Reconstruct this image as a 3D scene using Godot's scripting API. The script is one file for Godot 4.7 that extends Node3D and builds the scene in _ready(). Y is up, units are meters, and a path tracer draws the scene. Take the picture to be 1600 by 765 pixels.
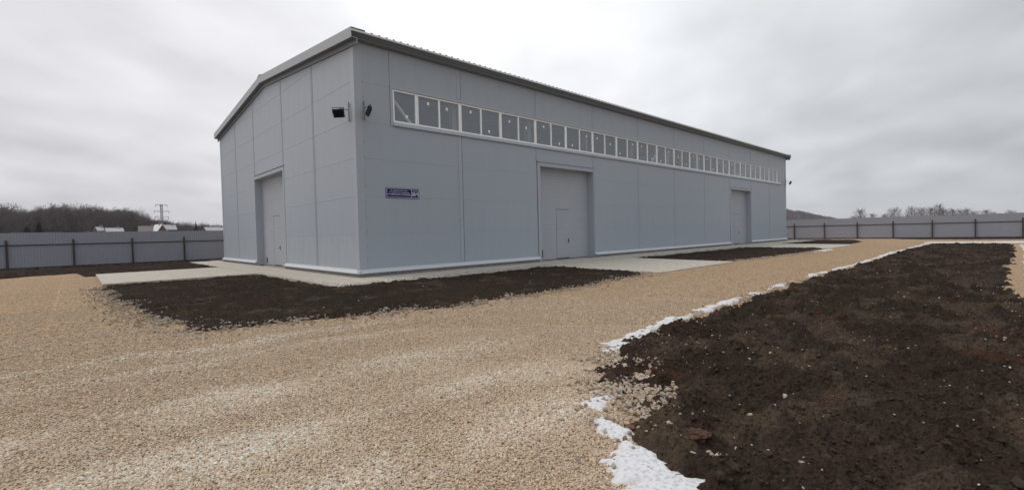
extends Node3D
# A grey sandwich-panel warehouse on a winter building site: gravel yard, black soil beds, thin snow, metal fence, bare woods.

var rng := RandomNumberGenerator.new()
var M := {}
var N1 := FastNoiseLite.new()   # coarse, about 1.6 m
var N2 := FastNoiseLite.new()   # fine clods, about 0.25 m
var N3 := FastNoiseLite.new()   # very large, streaks
var used := {}

# ---------------------------------------------------------------- mesh helper
class MB:
	var v := PackedVector3Array()
	var n := PackedVector3Array()
	var c := PackedColorArray()
	var tint := Color(-1, 0, 0)
	func tri(a: Vector3, b: Vector3, d: Vector3) -> void:      # counter-clockwise from outside
		var m := (b - a).cross(d - a).normalized()
		v.append(a); v.append(d); v.append(b)
		n.append(m); n.append(m); n.append(m)
		if tint.r >= 0.0:
			c.append(tint); c.append(tint); c.append(tint)
	func quad(a: Vector3, b: Vector3, d: Vector3, e: Vector3) -> void:
		tri(a, b, d); tri(a, d, e)
	func box(lo: Vector3, hi: Vector3, t := Transform3D()) -> void:
		var p := []
		for k in 8:
			p.append(t * Vector3(hi.x if k & 1 else lo.x, hi.y if k & 2 else lo.y, hi.z if k & 4 else lo.z))
		quad(p[4], p[5], p[7], p[6]); quad(p[1], p[0], p[2], p[3]); quad(p[5], p[1], p[3], p[7])
		quad(p[0], p[4], p[6], p[2]); quad(p[6], p[7], p[3], p[2]); quad(p[0], p[1], p[5], p[4])
	# convex polygon (counter-clockwise in u,v) with a chamfered front, going back by depth along -(u x v)
	func slab(poly: PackedVector2Array, o: Vector3, u: Vector3, w: Vector3, depth: float, ch: float) -> void:
		var f := u.cross(w).normalized()
		var k := poly.size()
		var inner := PackedVector2Array()
		for i in k:
			var a := poly[(i + k - 1) % k]; var b := poly[i]; var d := poly[(i + 1) % k]
			var e1 := (b - a).normalized(); var e2 := (d - b).normalized()
			var n1 := Vector2(-e1.y, e1.x); var n2 := Vector2(-e2.y, e2.x)
			inner.append(b + (n1 + n2) * ch / maxf(0.2, 1.0 + n1.dot(n2)))
		var A := []; var B := []; var C := []
		for i in k:
			A.append(o + u * inner[i].x + w * inner[i].y)
			B.append(o + u * poly[i].x + w * poly[i].y - f * ch)
			C.append(o + u * poly[i].x + w * poly[i].y - f * depth)
		for i in range(1, k - 1):
			tri(A[0], A[i], A[i + 1])
			tri(C[0], C[i + 1], C[i])
		for i in k:
			var j := (i + 1) % k
			quad(B[i], B[j], A[j], A[i])
			quad(C[i], C[j], B[j], B[i])
	func rect(x0: float, y0: float, x1: float, y1: float, o: Vector3, u: Vector3, w: Vector3, depth: float, ch: float) -> void:
		slab(PackedVector2Array([Vector2(x0, y0), Vector2(x1, y0), Vector2(x1, y1), Vector2(x0, y1)]), o, u, w, depth, ch)
	# closed profile, counter-clockwise in (u,w), swept from p0 along d (d = u x w direction), caps at both ends
	func sweep(prof: PackedVector2Array, p0: Vector3, p1: Vector3, u: Vector3, w: Vector3) -> void:
		var k := prof.size()
		for i in k:
			var j := (i + 1) % k
			var a := u * prof[i].x + w * prof[i].y
			var b := u * prof[j].x + w * prof[j].y
			quad(p0 + a, p0 + b, p1 + b, p1 + a)
		var t := Geometry2D.triangulate_polygon(prof)
		for i in range(0, t.size(), 3):
			var q := [prof[t[i]], prof[t[i + 1]], prof[t[i + 2]]]
			if (q[1] - q[0]).cross(q[2] - q[0]) < 0:
				q = [q[0], q[2], q[1]]
			tri(p1 + u * q[0].x + w * q[0].y, p1 + u * q[1].x + w * q[1].y, p1 + u * q[2].x + w * q[2].y)
			tri(p0 + u * q[0].x + w * q[0].y, p0 + u * q[2].x + w * q[2].y, p0 + u * q[1].x + w * q[1].y)
	func tube(pts: Array, rad: Array, sides := 6) -> void:
		var rings := []
		for i in pts.size():
			var d: Vector3 = (pts[mini(i + 1, pts.size() - 1)] - pts[maxi(i - 1, 0)]).normalized()
			var s := d.cross(Vector3.UP if absf(d.y) < 0.9 else Vector3.RIGHT).normalized()
			var t := s.cross(d)
			var ring := []
			for k in sides:
				var a := TAU * k / sides
				ring.append(pts[i] + (s * cos(a) - t * sin(a)) * rad[i])
			rings.append(ring)
		for i in pts.size() - 1:
			for k in sides:
				var j := (k + 1) % sides
				quad(rings[i][k], rings[i + 1][k], rings[i + 1][j], rings[i][j])
		for k in range(1, sides - 1):
			tri(rings[0][0], rings[0][k], rings[0][k + 1])
			var e: Array = rings[-1]
			tri(e[0], e[k + 1], e[k])
	func mesh() -> ArrayMesh:
		var a := []
		a.resize(Mesh.ARRAY_MAX)
		a[Mesh.ARRAY_VERTEX] = v
		a[Mesh.ARRAY_NORMAL] = n
		if c.size() == v.size():
			a[Mesh.ARRAY_COLOR] = c
		var m := ArrayMesh.new()
		m.add_surface_from_arrays(Mesh.PRIMITIVE_TRIANGLES, a)
		return m

# ---------------------------------------------------------------- node helpers
func numbered(called: String) -> String:
	var k: int = used.get(called, 0)
	used[called] = k + 1
	return called if k == 0 else "%s_%03d" % [called, k]

func put(called: String, mesh: Mesh, mat: Material, parent: Node = self) -> MeshInstance3D:
	var o := MeshInstance3D.new()
	o.mesh = mesh
	o.material_override = mat
	if parent == self:
		o.name = numbered(called)
	else:
		var k := 0
		var nm := called
		while parent.has_node(NodePath(nm)):
			k += 1
			nm = "%s_%03d" % [called, k]
		o.name = nm
	parent.add_child(o, true)
	return o

func thing(called: String, label: String, category: String, at := Vector3.ZERO, turn := 0.0, group := "") -> Node3D:
	var o := Node3D.new()
	o.name = numbered(called)
	o.position = at
	o.rotation.y = turn
	add_child(o, true)
	return tag(o, label, category, group)

func tag(o: Node3D, label: String, category: String, group := "") -> Node3D:
	o.set_meta("label", label)
	if category:
		o.set_meta("category", category)
	if group:
		o.set_meta("group", group)
	return o

func dup(o: Node3D, called: String, at: Vector3, turn := 0.0, label := "") -> Node3D:
	var d: Node3D = o.duplicate()
	d.name = numbered(called)
	add_child(d, true)
	d.position = at
	d.rotation.y = turn
	if label:
		d.set_meta("label", label)
	return d

func structure(o: Node3D, label := "") -> Node3D:
	o.set_meta("kind", "structure")
	if label:
		o.set_meta("label", label)
	return o

func lin(r: float, g: float, b: float) -> Color:
	return Color(r, g, b).linear_to_srgb()

func mat(albedo: Color, rough := 0.8, metal := 0.0) -> StandardMaterial3D:      # albedo given linear
	var m := StandardMaterial3D.new()
	m.albedo_color = albedo.linear_to_srgb()
	m.roughness = rough
	m.metallic = metal
	return m

func noise_tex(type: int, freq: float, ramp: Array, size := 512, octaves := 4, sd := 1, cell_return := 1, normalmap := 0.0) -> NoiseTexture2D:
	var f := FastNoiseLite.new()
	f.noise_type = type
	f.frequency = freq
	f.seed = sd
	f.fractal_octaves = octaves
	f.fractal_type = FastNoiseLite.FRACTAL_FBM if octaves > 1 else FastNoiseLite.FRACTAL_NONE
	f.cellular_return_type = cell_return
	var t := NoiseTexture2D.new()
	t.width = size
	t.height = size
	t.seamless = true
	t.noise = f
	if normalmap > 0.0:
		t.as_normal_map = true
		t.bump_strength = normalmap
	elif ramp.size():
		var g := Gradient.new()
		g.offsets = PackedFloat32Array(ramp.map(func(r): return r[0]))
		g.colors = PackedColorArray(ramp.map(func(r): return r[1]))
		t.color_ramp = g
	return t

func grey(x: float) -> Color:
	return Color(x, x, x)

func tri_mat(m: StandardMaterial3D, metres: float) -> StandardMaterial3D:
	m.uv1_triplanar = true
	m.uv1_world_triplanar = true
	m.uv1_scale = Vector3.ONE / metres
	return m

# ---------------------------------------------------------------- ground fields
func sd(poly: PackedVector2Array, p: Vector2) -> float:        # negative inside
	var best := 1e9
	var k := poly.size()
	for i in k:
		var q := Geometry2D.get_closest_point_to_segment(p, poly[i], poly[(i + 1) % k])
		best = minf(best, q.distance_squared_to(p))
	best = sqrt(best)
	return -best if Geometry2D.is_point_in_polygon(p, poly) else best

func P(a: Array) -> PackedVector2Array:
	var r := PackedVector2Array()
	for i in range(0, a.size(), 2):
		r.append(Vector2(a[i], a[i + 1]))
	return r

func axis(parts: Array) -> PackedFloat32Array:                 # [start, end, cell, end, cell, ...]
	var r := PackedFloat32Array([parts[0]])
	var at: float = parts[0]
	for i in range(1, parts.size(), 2):
		var k := int(maxf(1.0, round((parts[i] - at) / parts[i + 1])))
		for j in k:
			r.append(at + (parts[i] - at) * (j + 1) / k)
		at = parts[i]
	return r

# a sheet over the grid xs, zs; f(x, z) gives [height, colour]; cells wholly below `floor_y` are left out
func sheet(xs: PackedFloat32Array, zs: PackedFloat32Array, f: Callable, floor_y := -1e9) -> ArrayMesh:
	var nx := xs.size()
	var nz := zs.size()
	var v := PackedVector3Array(); v.resize(nx * nz)
	var c := PackedColorArray(); c.resize(nx * nz)
	var n := PackedVector3Array(); n.resize(nx * nz)
	for j in nz:
		for i in nx:
			var r: Array = f.call(xs[i], zs[j])
			v[j * nx + i] = Vector3(xs[i], r[0], zs[j])
			c[j * nx + i] = r[1]
	for j in nz:
		for i in nx:
			var a := v[j * nx + maxi(i - 1, 0)]; var b := v[j * nx + mini(i + 1, nx - 1)]
			var d := v[maxi(j - 1, 0) * nx + i]; var e := v[mini(j + 1, nz - 1) * nx + i]
			n[j * nx + i] = (e - d).cross(b - a).normalized()
	var remap := PackedInt32Array(); remap.resize(nx * nz); remap.fill(-1)
	var ov := PackedVector3Array(); var oc := PackedColorArray(); var on := PackedVector3Array()
	var ix := PackedInt32Array()
	for j in nz - 1:
		for i in nx - 1:
			var q := [j * nx + i, j * nx + i + 1, (j + 1) * nx + i + 1, (j + 1) * nx + i]
			if maxf(maxf(v[q[0]].y, v[q[1]].y), maxf(v[q[2]].y, v[q[3]].y)) < floor_y:
				continue
			for k in q:
				if remap[k] < 0:
					remap[k] = ov.size()
					ov.append(v[k]); oc.append(c[k]); on.append(n[k])
			for k in [0, 1, 2, 0, 2, 3]:
				ix.append(remap[q[k]])
	var a2 := []
	a2.resize(Mesh.ARRAY_MAX)
	a2[Mesh.ARRAY_VERTEX] = ov
	a2[Mesh.ARRAY_NORMAL] = on
	a2[Mesh.ARRAY_COLOR] = oc
	a2[Mesh.ARRAY_INDEX] = ix
	var m := ArrayMesh.new()
	m.add_surface_from_arrays(Mesh.PRIMITIVE_TRIANGLES, a2)
	return m

func scatter(called: String, mesh: Mesh, m: Material, buf: PackedFloat32Array) -> MultiMeshInstance3D:
	var mm := MultiMesh.new()
	mm.transform_format = MultiMesh.TRANSFORM_3D
	mm.use_colors = true
	mm.mesh = mesh
	mm.instance_count = buf.size() / 16
	mm.buffer = buf
	var o := MultiMeshInstance3D.new()
	o.name = numbered(called)
	o.multimesh = mm
	o.material_override = m
	o.set_meta("kind", "stuff")
	add_child(o, true)
	return o

func add_copy(buf: PackedFloat32Array, b: Basis, p: Vector3, c: Color) -> void:
	buf.append_array(PackedFloat32Array([b.x.x, b.y.x, b.z.x, p.x, b.x.y, b.y.y, b.z.y, p.y, b.x.z, b.y.z, b.z.z, p.z, c.r, c.g, c.b, 1.0]))

func stone_mesh(sd_: int, rough: float, flat: float) -> ArrayMesh:     # an icosahedron with uneven corners
	var r := RandomNumberGenerator.new()
	r.seed = sd_
	var t := (1.0 + sqrt(5.0)) / 2.0
	var p := [Vector3(-1, t, 0), Vector3(1, t, 0), Vector3(-1, -t, 0), Vector3(1, -t, 0), Vector3(0, -1, t), Vector3(0, 1, t), Vector3(0, -1, -t), Vector3(0, 1, -t), Vector3(t, 0, -1), Vector3(t, 0, 1), Vector3(-t, 0, -1), Vector3(-t, 0, 1)]
	for i in 12:
		p[i] = p[i].normalized() * r.randf_range(1.0 - rough, 1.0 + rough) * 0.5
		p[i].y *= flat
	var mb := MB.new()
	for f in [[0, 11, 5], [0, 5, 1], [0, 1, 7], [0, 7, 10], [0, 10, 11], [1, 5, 9], [5, 11, 4], [11, 10, 2], [10, 7, 6], [7, 1, 8], [3, 9, 4], [3, 4, 2], [3, 2, 6], [3, 6, 8], [3, 8, 9], [4, 9, 5], [2, 4, 11], [6, 2, 10], [8, 6, 7], [9, 8, 1]]:
		mb.tri(p[f[0]], p[f[1]], p[f[2]])
	return mb.mesh()

func gravel_h(x: float, z: float) -> float:
	return 0.012 * N1.get_noise_2d(x, z) + 0.02 * N1.get_noise_2d(x * 0.25 + 40.0, z * 0.25)

func streak(x: float, z: float) -> float:                       # 0..1, where the paler washed stone lies: old wheel tracks curving round the corner
	var n := N1.get_noise_2d(x * 0.8 + 9.0, z * 1.6)
	var r := 0.0
	for t in [[6.95, 0.22, 0.75], [7.75, 0.16, 0.5], [9.35, 0.36, 1.0], [10.55, 0.3, 0.9], [11.5, 0.3, 0.8], [13.0, 0.4, 0.7]]:
		var d: float = z - t[0] - 0.07 * (x + 5.0) - 0.25 * n
		r += t[2] * exp(-d * d / (t[1] * t[1]))
	r *= smoothstep(-1.5, -4.6, x) * smoothstep(-0.35, 0.3, N1.get_noise_2d(x * 0.5 + 50.0, z * 0.5) + 0.25)
	return clampf(r * 0.95 + 0.2 * n, 0.0, 1.0)

# ---------------------------------------------------------------- main
const BAY := [0.0, 4.093, 8.093, 12.093, 16.093, 20.093, 24.093, 28.093, 32.093, 36.093, 40.22]
const GBAY := [-18.19, -14.73, -11.25, -6.99, -3.51, 0.0]
const LEN := 40.22
const WID := 18.19
const ROWS := [0.27, 1.45, 2.65, 3.85, 5.05, 6.25, 7.45]
const CAM := Vector3(-6.532, 1.39, 14.027)

func _ready() -> void:
	rng.seed = 11
	N1.seed = 3; N1.frequency = 0.6; N1.fractal_octaves = 3
	N2.seed = 5; N2.frequency = 2.6; N2.fractal_octaves = 5; N2.fractal_gain = 0.62
	N3.seed = 8; N3.frequency = 0.45; N3.fractal_octaves = 2
	camera_sky()
	materials()
	ground()
	warehouse()
	fences()
	far_things()
	loose_stones()

func camera_sky() -> void:
	var cam := Camera3D.new()
	cam.name = "camera"
	cam.position = CAM
	cam.rotation = Vector3(-0.02593, -0.7502, -0.02425)
	cam.fov = 55.03
	cam.near = 0.05
	cam.far = 6000.0
	add_child(cam)
	cam.current = true
	var e := Environment.new()
	e.background_mode = Environment.BG_SKY
	e.tonemap_mode = Environment.TONE_MAPPER_LINEAR
	e.tonemap_exposure = 1.0
	e.sdfgi_enabled = true
	e.ssao_enabled = true
	e.ssil_enabled = true
	e.fog_enabled = true
	e.fog_density = 0.00025
	e.fog_light_color = Color(0.80, 0.81, 0.84)
	var s := Sky.new()
	var pm := PanoramaSkyMaterial.new()
	pm.panorama = sky_picture()
	s.sky_material = pm
	e.sky = s
	var we := WorldEnvironment.new()
	we.name = "world_environment"
	we.environment = e
	add_child(we)
	var sun := DirectionalLight3D.new()
	sun.name = "sun"
	sun.light_energy = 0.45
	sun.light_color = Color(1.0, 0.965, 0.92)
	sun.light_angular_distance = 35.0
	sun.shadow_enabled = true
	add_child(sun)
	sun.look_at_from_position(Vector3(-0.35, 0.85, -0.4), Vector3.ZERO)

func sky_picture() -> ImageTexture:                              # an overcast deck: broad bright region ahead, streaky grey bands
	var w := 1024
	var h := 512
	var im := Image.create(w, h, false, Image.FORMAT_RGBF)
	var a := FastNoiseLite.new(); a.seed = 21; a.frequency = 0.9; a.fractal_octaves = 5; a.fractal_gain = 0.5
	var b := FastNoiseLite.new(); b.seed = 4; b.frequency = 0.55; b.fractal_octaves = 3
	var bright := Vector3(0.64, 0.60, -0.74).normalized()
	for j in h:
		var el := PI * (0.5 - (j + 0.5) / h)
		for i in w:
			var az := TAU * (i + 0.5) / w
			var d := Vector3(sin(az) * cos(el), sin(el), -cos(az) * cos(el))
			var y := maxf(d.y, 0.0)
			# the deck seen on a flat layer overhead, so that bands flatten towards the horizon
			var q := Vector3(d.x, 0.0, d.z) / (y + 0.16)
			var c1 := a.get_noise_3d(q.x * 1.7 + q.z * 0.5, 2.0, q.z * 1.9)
			var c2 := b.get_noise_3d(q.x * 0.7, 7.0, q.z * 0.7 + q.x * 0.25)
			var lobe := pow(maxf(0.0, 0.5 + 0.5 * d.dot(bright)), 13.0)
			var side := clampf(0.5 + 0.5 * (d.x * 0.7 + d.z * 0.7), 0.0, 1.0)      # pinker to the left, bluer to the right
			var k := 0.535 + 0.46 * lobe + 0.15 * (1.0 - side) + 0.155 * c1 + 0.09 * c2 + 0.50 * smoothstep(0.3, 1.0, d.y)
			k = lerpf(0.62, k, smoothstep(-0.02, 0.10, d.y))
			var warm := Vector3(1.003, 0.980, 1.017).lerp(Vector3(0.945, 1.0, 1.045), side)
			var lv := Vector3(k, k, k) * warm
			im.set_pixel(i, j, Color(lv.x, lv.y, lv.z))
	return ImageTexture.create_from_image(im)

func materials() -> void:
	# painted steel of the sandwich panels: nearly even, a slight unevenness of gloss and dust
	var w := mat(Color(0.345, 0.39, 0.445), 0.5)
	w.albedo_texture = noise_tex(FastNoiseLite.TYPE_SIMPLEX, 0.006, [[0.0, grey(0.982)], [0.4, grey(0.994)], [1.0, grey(1.0)]], 512, 5, 31)
	w.roughness_texture = noise_tex(FastNoiseLite.TYPE_SIMPLEX, 0.01, [[0.0, grey(0.86)], [1.0, grey(1.0)]], 256, 4, 32)
	M.wall = tri_mat(w, 4.0)
	M.wall.uv1_scale = Vector3(0.8, 0.09, 0.8)                  # faint run-off streaks
	M.wall_dusty = M.wall.duplicate()                            # lowest panels: dried dust in soft patches
	M.wall_dusty.albedo_texture = noise_tex(FastNoiseLite.TYPE_SIMPLEX, 0.008, [[0.0, Color(0.965, 0.96, 0.95)], [0.5, grey(0.975)], [0.75, grey(1.0)], [1.0, Color(1.0, 0.99, 0.97)]], 512, 5, 36)
	M.wall_dusty.albedo_color = Color(0.365, 0.41, 0.46).linear_to_srgb()
	M.wall_dusty.uv1_scale = Vector3(0.6, 0.16, 0.6)
	M.trim = mat(Color(0.355, 0.395, 0.445), 0.45)
	M.trim.roughness_texture = w.roughness_texture
	M.trim = tri_mat(M.trim, 3.0)
	M.lip = mat(Color(0.46, 0.485, 0.52), 0.45)
	M.verge = mat(Color(0.35, 0.37, 0.39), 0.4)
	M.white_edge = mat(Color(0.60, 0.62, 0.64), 0.35)
	M.joint_shade = mat(Color(0.045, 0.048, 0.055), 0.8)  # near-black: puts the shade of an open panel joint into the colour
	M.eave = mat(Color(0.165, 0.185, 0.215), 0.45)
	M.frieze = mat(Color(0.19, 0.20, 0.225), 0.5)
	M.dark_gap = mat(Color(0.055, 0.058, 0.062), 0.9)
	M.door = tri_mat(w.duplicate(), 3.0)
	M.door.albedo_color = Color(0.385, 0.415, 0.465).linear_to_srgb()
	M.seal = mat(Color(0.025, 0.025, 0.028), 0.7)
	M.white = mat(Color(0.92, 0.93, 0.945), 0.35)
	M.sticker = mat(Color(0.85, 0.86, 0.86), 0.6)
	M.inside = mat(Color(0.34, 0.35, 0.36), 0.8)
	M.steel = mat(Color(0.80, 0.81, 0.83), 0.5)
	M.screw = mat(Color(0.16, 0.165, 0.175), 0.5, 0.4)
	M.black = mat(Color(0.010, 0.010, 0.011), 0.75)
	M.lens = mat(Color(0.008, 0.008, 0.009), 0.6)
	M.lens.metallic_specular = 0.15
	M.galv = mat(Color(0.24, 0.25, 0.265), 0.5, 0.3)
	var g := StandardMaterial3D.new()
	g.albedo_color = Color(0.72, 0.77, 0.82, 0.38)
	g.roughness = 0.03
	g.transparency = BaseMaterial3D.TRANSPARENCY_ALPHA
	M.glass = g
	# cast concrete
	var c := mat(Color(0.46, 0.435, 0.39), 0.85)
	c.albedo_texture = noise_tex(FastNoiseLite.TYPE_SIMPLEX, 0.012, [[0.0, Color(0.80, 0.785, 0.76)], [0.4, Color(0.91, 0.90, 0.88)], [0.7, Color(0.96, 0.955, 0.945)], [1.0, grey(1.0)]], 1024, 6, 41)
	M.concrete = tri_mat(c, 3.0)
	M.concrete.uv1_scale = Vector3(0.14, 0.33, 0.6)
	M.plinth = tri_mat(c.duplicate(), 2.0)
	M.plinth.albedo_color = Color(0.26, 0.265, 0.275).linear_to_srgb()
	# gravel: one cell of the noise is one stone
	var gv := mat(Color(1, 1, 1), 0.95)
	gv.vertex_color_use_as_albedo = true
	gv.albedo_texture = noise_tex(FastNoiseLite.TYPE_CELLULAR, 0.06, [[0.0, Color(0.56, 0.48, 0.40)], [0.3, Color(0.78, 0.69, 0.59)], [0.55, Color(0.88, 0.80, 0.70)], [0.8, Color(0.97, 0.92, 0.84)], [1.0, Color(0.70, 0.66, 0.61)]], 1024, 1, 51, FastNoiseLite.RETURN_CELL_VALUE)
	gv.heightmap_enabled = true
	gv.heightmap_texture = noise_tex(FastNoiseLite.TYPE_CELLULAR, 0.06, [[0.0, grey(1.0)], [1.0, grey(0.0)]], 1024, 1, 51, FastNoiseLite.RETURN_DISTANCE)
	gv.heightmap_scale = 2.2
	M.gravel = tri_mat(gv, 2.0)
	var st := mat(Color(1, 1, 1), 0.9)
	st.vertex_color_use_as_albedo = true
	M.stone = st
	# soil
	var so := mat(Color(1, 1, 1), 1.0)
	so.vertex_color_use_as_albedo = true
	so.metallic_specular = 0.25
	so.albedo_texture = noise_tex(FastNoiseLite.TYPE_SIMPLEX, 0.03, [[0.0, grey(0.55)], [0.5, grey(0.85)], [1.0, grey(1.0)]], 1024, 6, 61)
	so.heightmap_enabled = true
	so.heightmap_texture = noise_tex(FastNoiseLite.TYPE_SIMPLEX, 0.03, [], 1024, 6, 62)
	so.heightmap_scale = 4.0
	M.soil = tri_mat(so, 1.7)
	var sn := mat(Color(0.54, 0.55, 0.575), 0.85)
	sn.albedo_texture = noise_tex(FastNoiseLite.TYPE_SIMPLEX, 0.02, [[0.0, Color(0.72, 0.69, 0.65)], [0.3, Color(0.92, 0.915, 0.90)], [0.45, grey(1.0)], [1.0, grey(1.0)]], 1024, 6, 72)
	sn.heightmap_enabled = true
	sn.heightmap_texture = noise_tex(FastNoiseLite.TYPE_SIMPLEX, 0.03, [], 512, 5, 71)
	sn.heightmap_scale = 0.7
	M.snow = tri_mat(sn, 1.0)
	M.roof_snow = mat(Color(0.29, 0.30, 0.32), 0.85)
	var fi := mat(Color(1, 1, 1), 1.0)
	fi.vertex_color_use_as_albedo = true
	M.field = fi
	# fence
	var fe := mat(Color(0.28, 0.292, 0.335), 0.5)
	fe.roughness_texture = w.roughness_texture
	M.fence = tri_mat(fe, 3.0)
	var po := mat(Color(0.075, 0.062, 0.062), 0.7)
	po.albedo_texture = noise_tex(FastNoiseLite.TYPE_SIMPLEX, 0.03, [[0.0, Color(0.75, 0.62, 0.55)], [1.0, grey(1.0)]], 256, 4, 81)
	M.post = tri_mat(po, 1.0)
	M.bark = mat(Color(0.105, 0.088, 0.078), 0.95)
	M.birch = mat(Color(0.26, 0.24, 0.225), 0.9)
	M.twig = mat(Color(0.130, 0.094, 0.090), 0.95)
	M.pine = mat(Color(0.028, 0.034, 0.028), 0.95)
	M.blue = mat(Color(0.013, 0.011, 0.11), 0.6)
	M.blue.metallic_specular = 0.2
	M.ink = mat(Color(0.72, 0.73, 0.80), 0.5)

# ---------------------------------------------------------------- ground
var BED_A := P([-5.95, -5.45, -5.85, -2.0, -5.72, 1.0, -5.46, 3.55, -5.23, 5.05, -5.0, 5.75, -4.41, 5.72, -3.78, 6.0, -2.97, 6.09, -2.16, 6.35, -1.28, 6.64, 0.35, 6.6, 1.81, 6.63, 3.87, 6.45, 6.4, 6.3, 7.0, 4.6, 7.2, 1.6, -1.3, 1.6, -1.3, -5.5])
var BED_B := P([12.6, 1.6, 12.45, 4.5, 13.0, 6.16, 16.3, 6.41, 20.0, 6.6, 23.7, 6.75, 25.9, 6.2, 26.1, 1.6])
var BED_C := P([-40.0, -14.0, -8.8, -14.3, -6.5, -15.5, -6.2, -12.0, -1.3, -12.0, -1.3, -20.0, 0.0, -22.0, 0.0, -22.6, -40.0, -22.6])
var BED_D := P([32.5, 1.6, 32.4, 4.5, 33.6, 6.1, 39.0, 5.8, 43.4, 4.6, 45.0, 0.6, 46.5, -4.0, 43.0, -6.0, 42.2, 1.6])
var BED_E := P([-4.05, 12.9, -3.72, 12.44, -3.6, 12.29, -3.31, 12.01, -3.02, 11.67, -2.47, 11.3, -1.77, 10.95, -0.47, 10.72, 0.76, 10.66, 4.77, 10.56, 8.8, 10.42, 13.6, 10.52, 20.8, 10.32, 29.7, 10.34, 33.3, 10.5, 33.0, 13.9, 22.4, 13.95, 12.7, 13.85, 7.5, 13.95, 5.45, 14.15, 0.0, 14.5, -3.5, 14.9, -5.2, 15.1, -5.5, 14.5, -4.7, 13.6])
var BED_F := P([45.2, 8.5, 44.4, 12.0, 45.3, 40.0, 48.4, 40.0, 48.4, 6.0])

func soil_color(x: float, z: float, tan_bias: float) -> Color:
	var t := smoothstep(0.08, 0.5, N1.get_noise_2d(x * 1.1 + 70.0, z * 1.7 - 20.0) + 0.35 * N2.get_noise_2d(x * 0.8 + 5.0, z * 0.8) + tan_bias)
	var k := 0.5 + 0.5 * N1.get_noise_2d(x * 0.5 - 30.0, z * 0.5 + 11.0)
	var c := Color(0.035, 0.0250, 0.0190).lerp(Color(0.050, 0.0355, 0.0265), k).lerp(Color(0.105, 0.076, 0.054), t * 0.7)
	var red := smoothstep(0.35, 0.6, N1.get_noise_2d(x * 0.9 + 200.0, z * 0.9))
	return c.lerp(Color(0.085, 0.036, 0.022), red * 0.5)

func bed(called: String, poly: PackedVector2Array, xs: PackedFloat32Array, zs: PackedFloat32Array, rise: float, amp: float, tan_bias: float, label: String, seam := 0.25) -> void:
	var f := func(x: float, z: float) -> Array:
		var d := sd(poly, Vector2(x, z))
		if d > 0.7:
			return [-0.3, Color(0.03, 0.02, 0.02)]
		var n2 := N2.get_noise_2d(x, z)
		d += (-0.09 - 0.2 * smoothstep(0.0, -2.0, x) if poly == BED_E else -0.09) + seam * (0.55 * N2.get_noise_2d(x * 0.5 + 31.0, z * 0.5) + 0.45 * N1.get_noise_2d(x * 1.4, z * 1.4))
		var lump := N1.get_noise_2d(x * 1.3 + 17.0, z * 1.3)
		var h := -0.06 + (0.06 + rise) * smoothstep(0.12, -0.32, d)
		h += smoothstep(0.25, -0.1, d) * amp * (0.8 * lump + 1.6 * absf(n2) + 0.7 * N1.get_noise_2d(x * 4.5, z * 6.0) - 0.35)
		if d < -0.22:
			h = maxf(h, 0.012 + 0.02 * absf(n2))
		if d > 0.18:
			h = minf(h, -0.05)
		return [h + gravel_h(x, z), soil_color(x, z, tan_bias)]
	structure(put(called, sheet(xs, zs, f, -0.035), M.soil), label)

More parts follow.
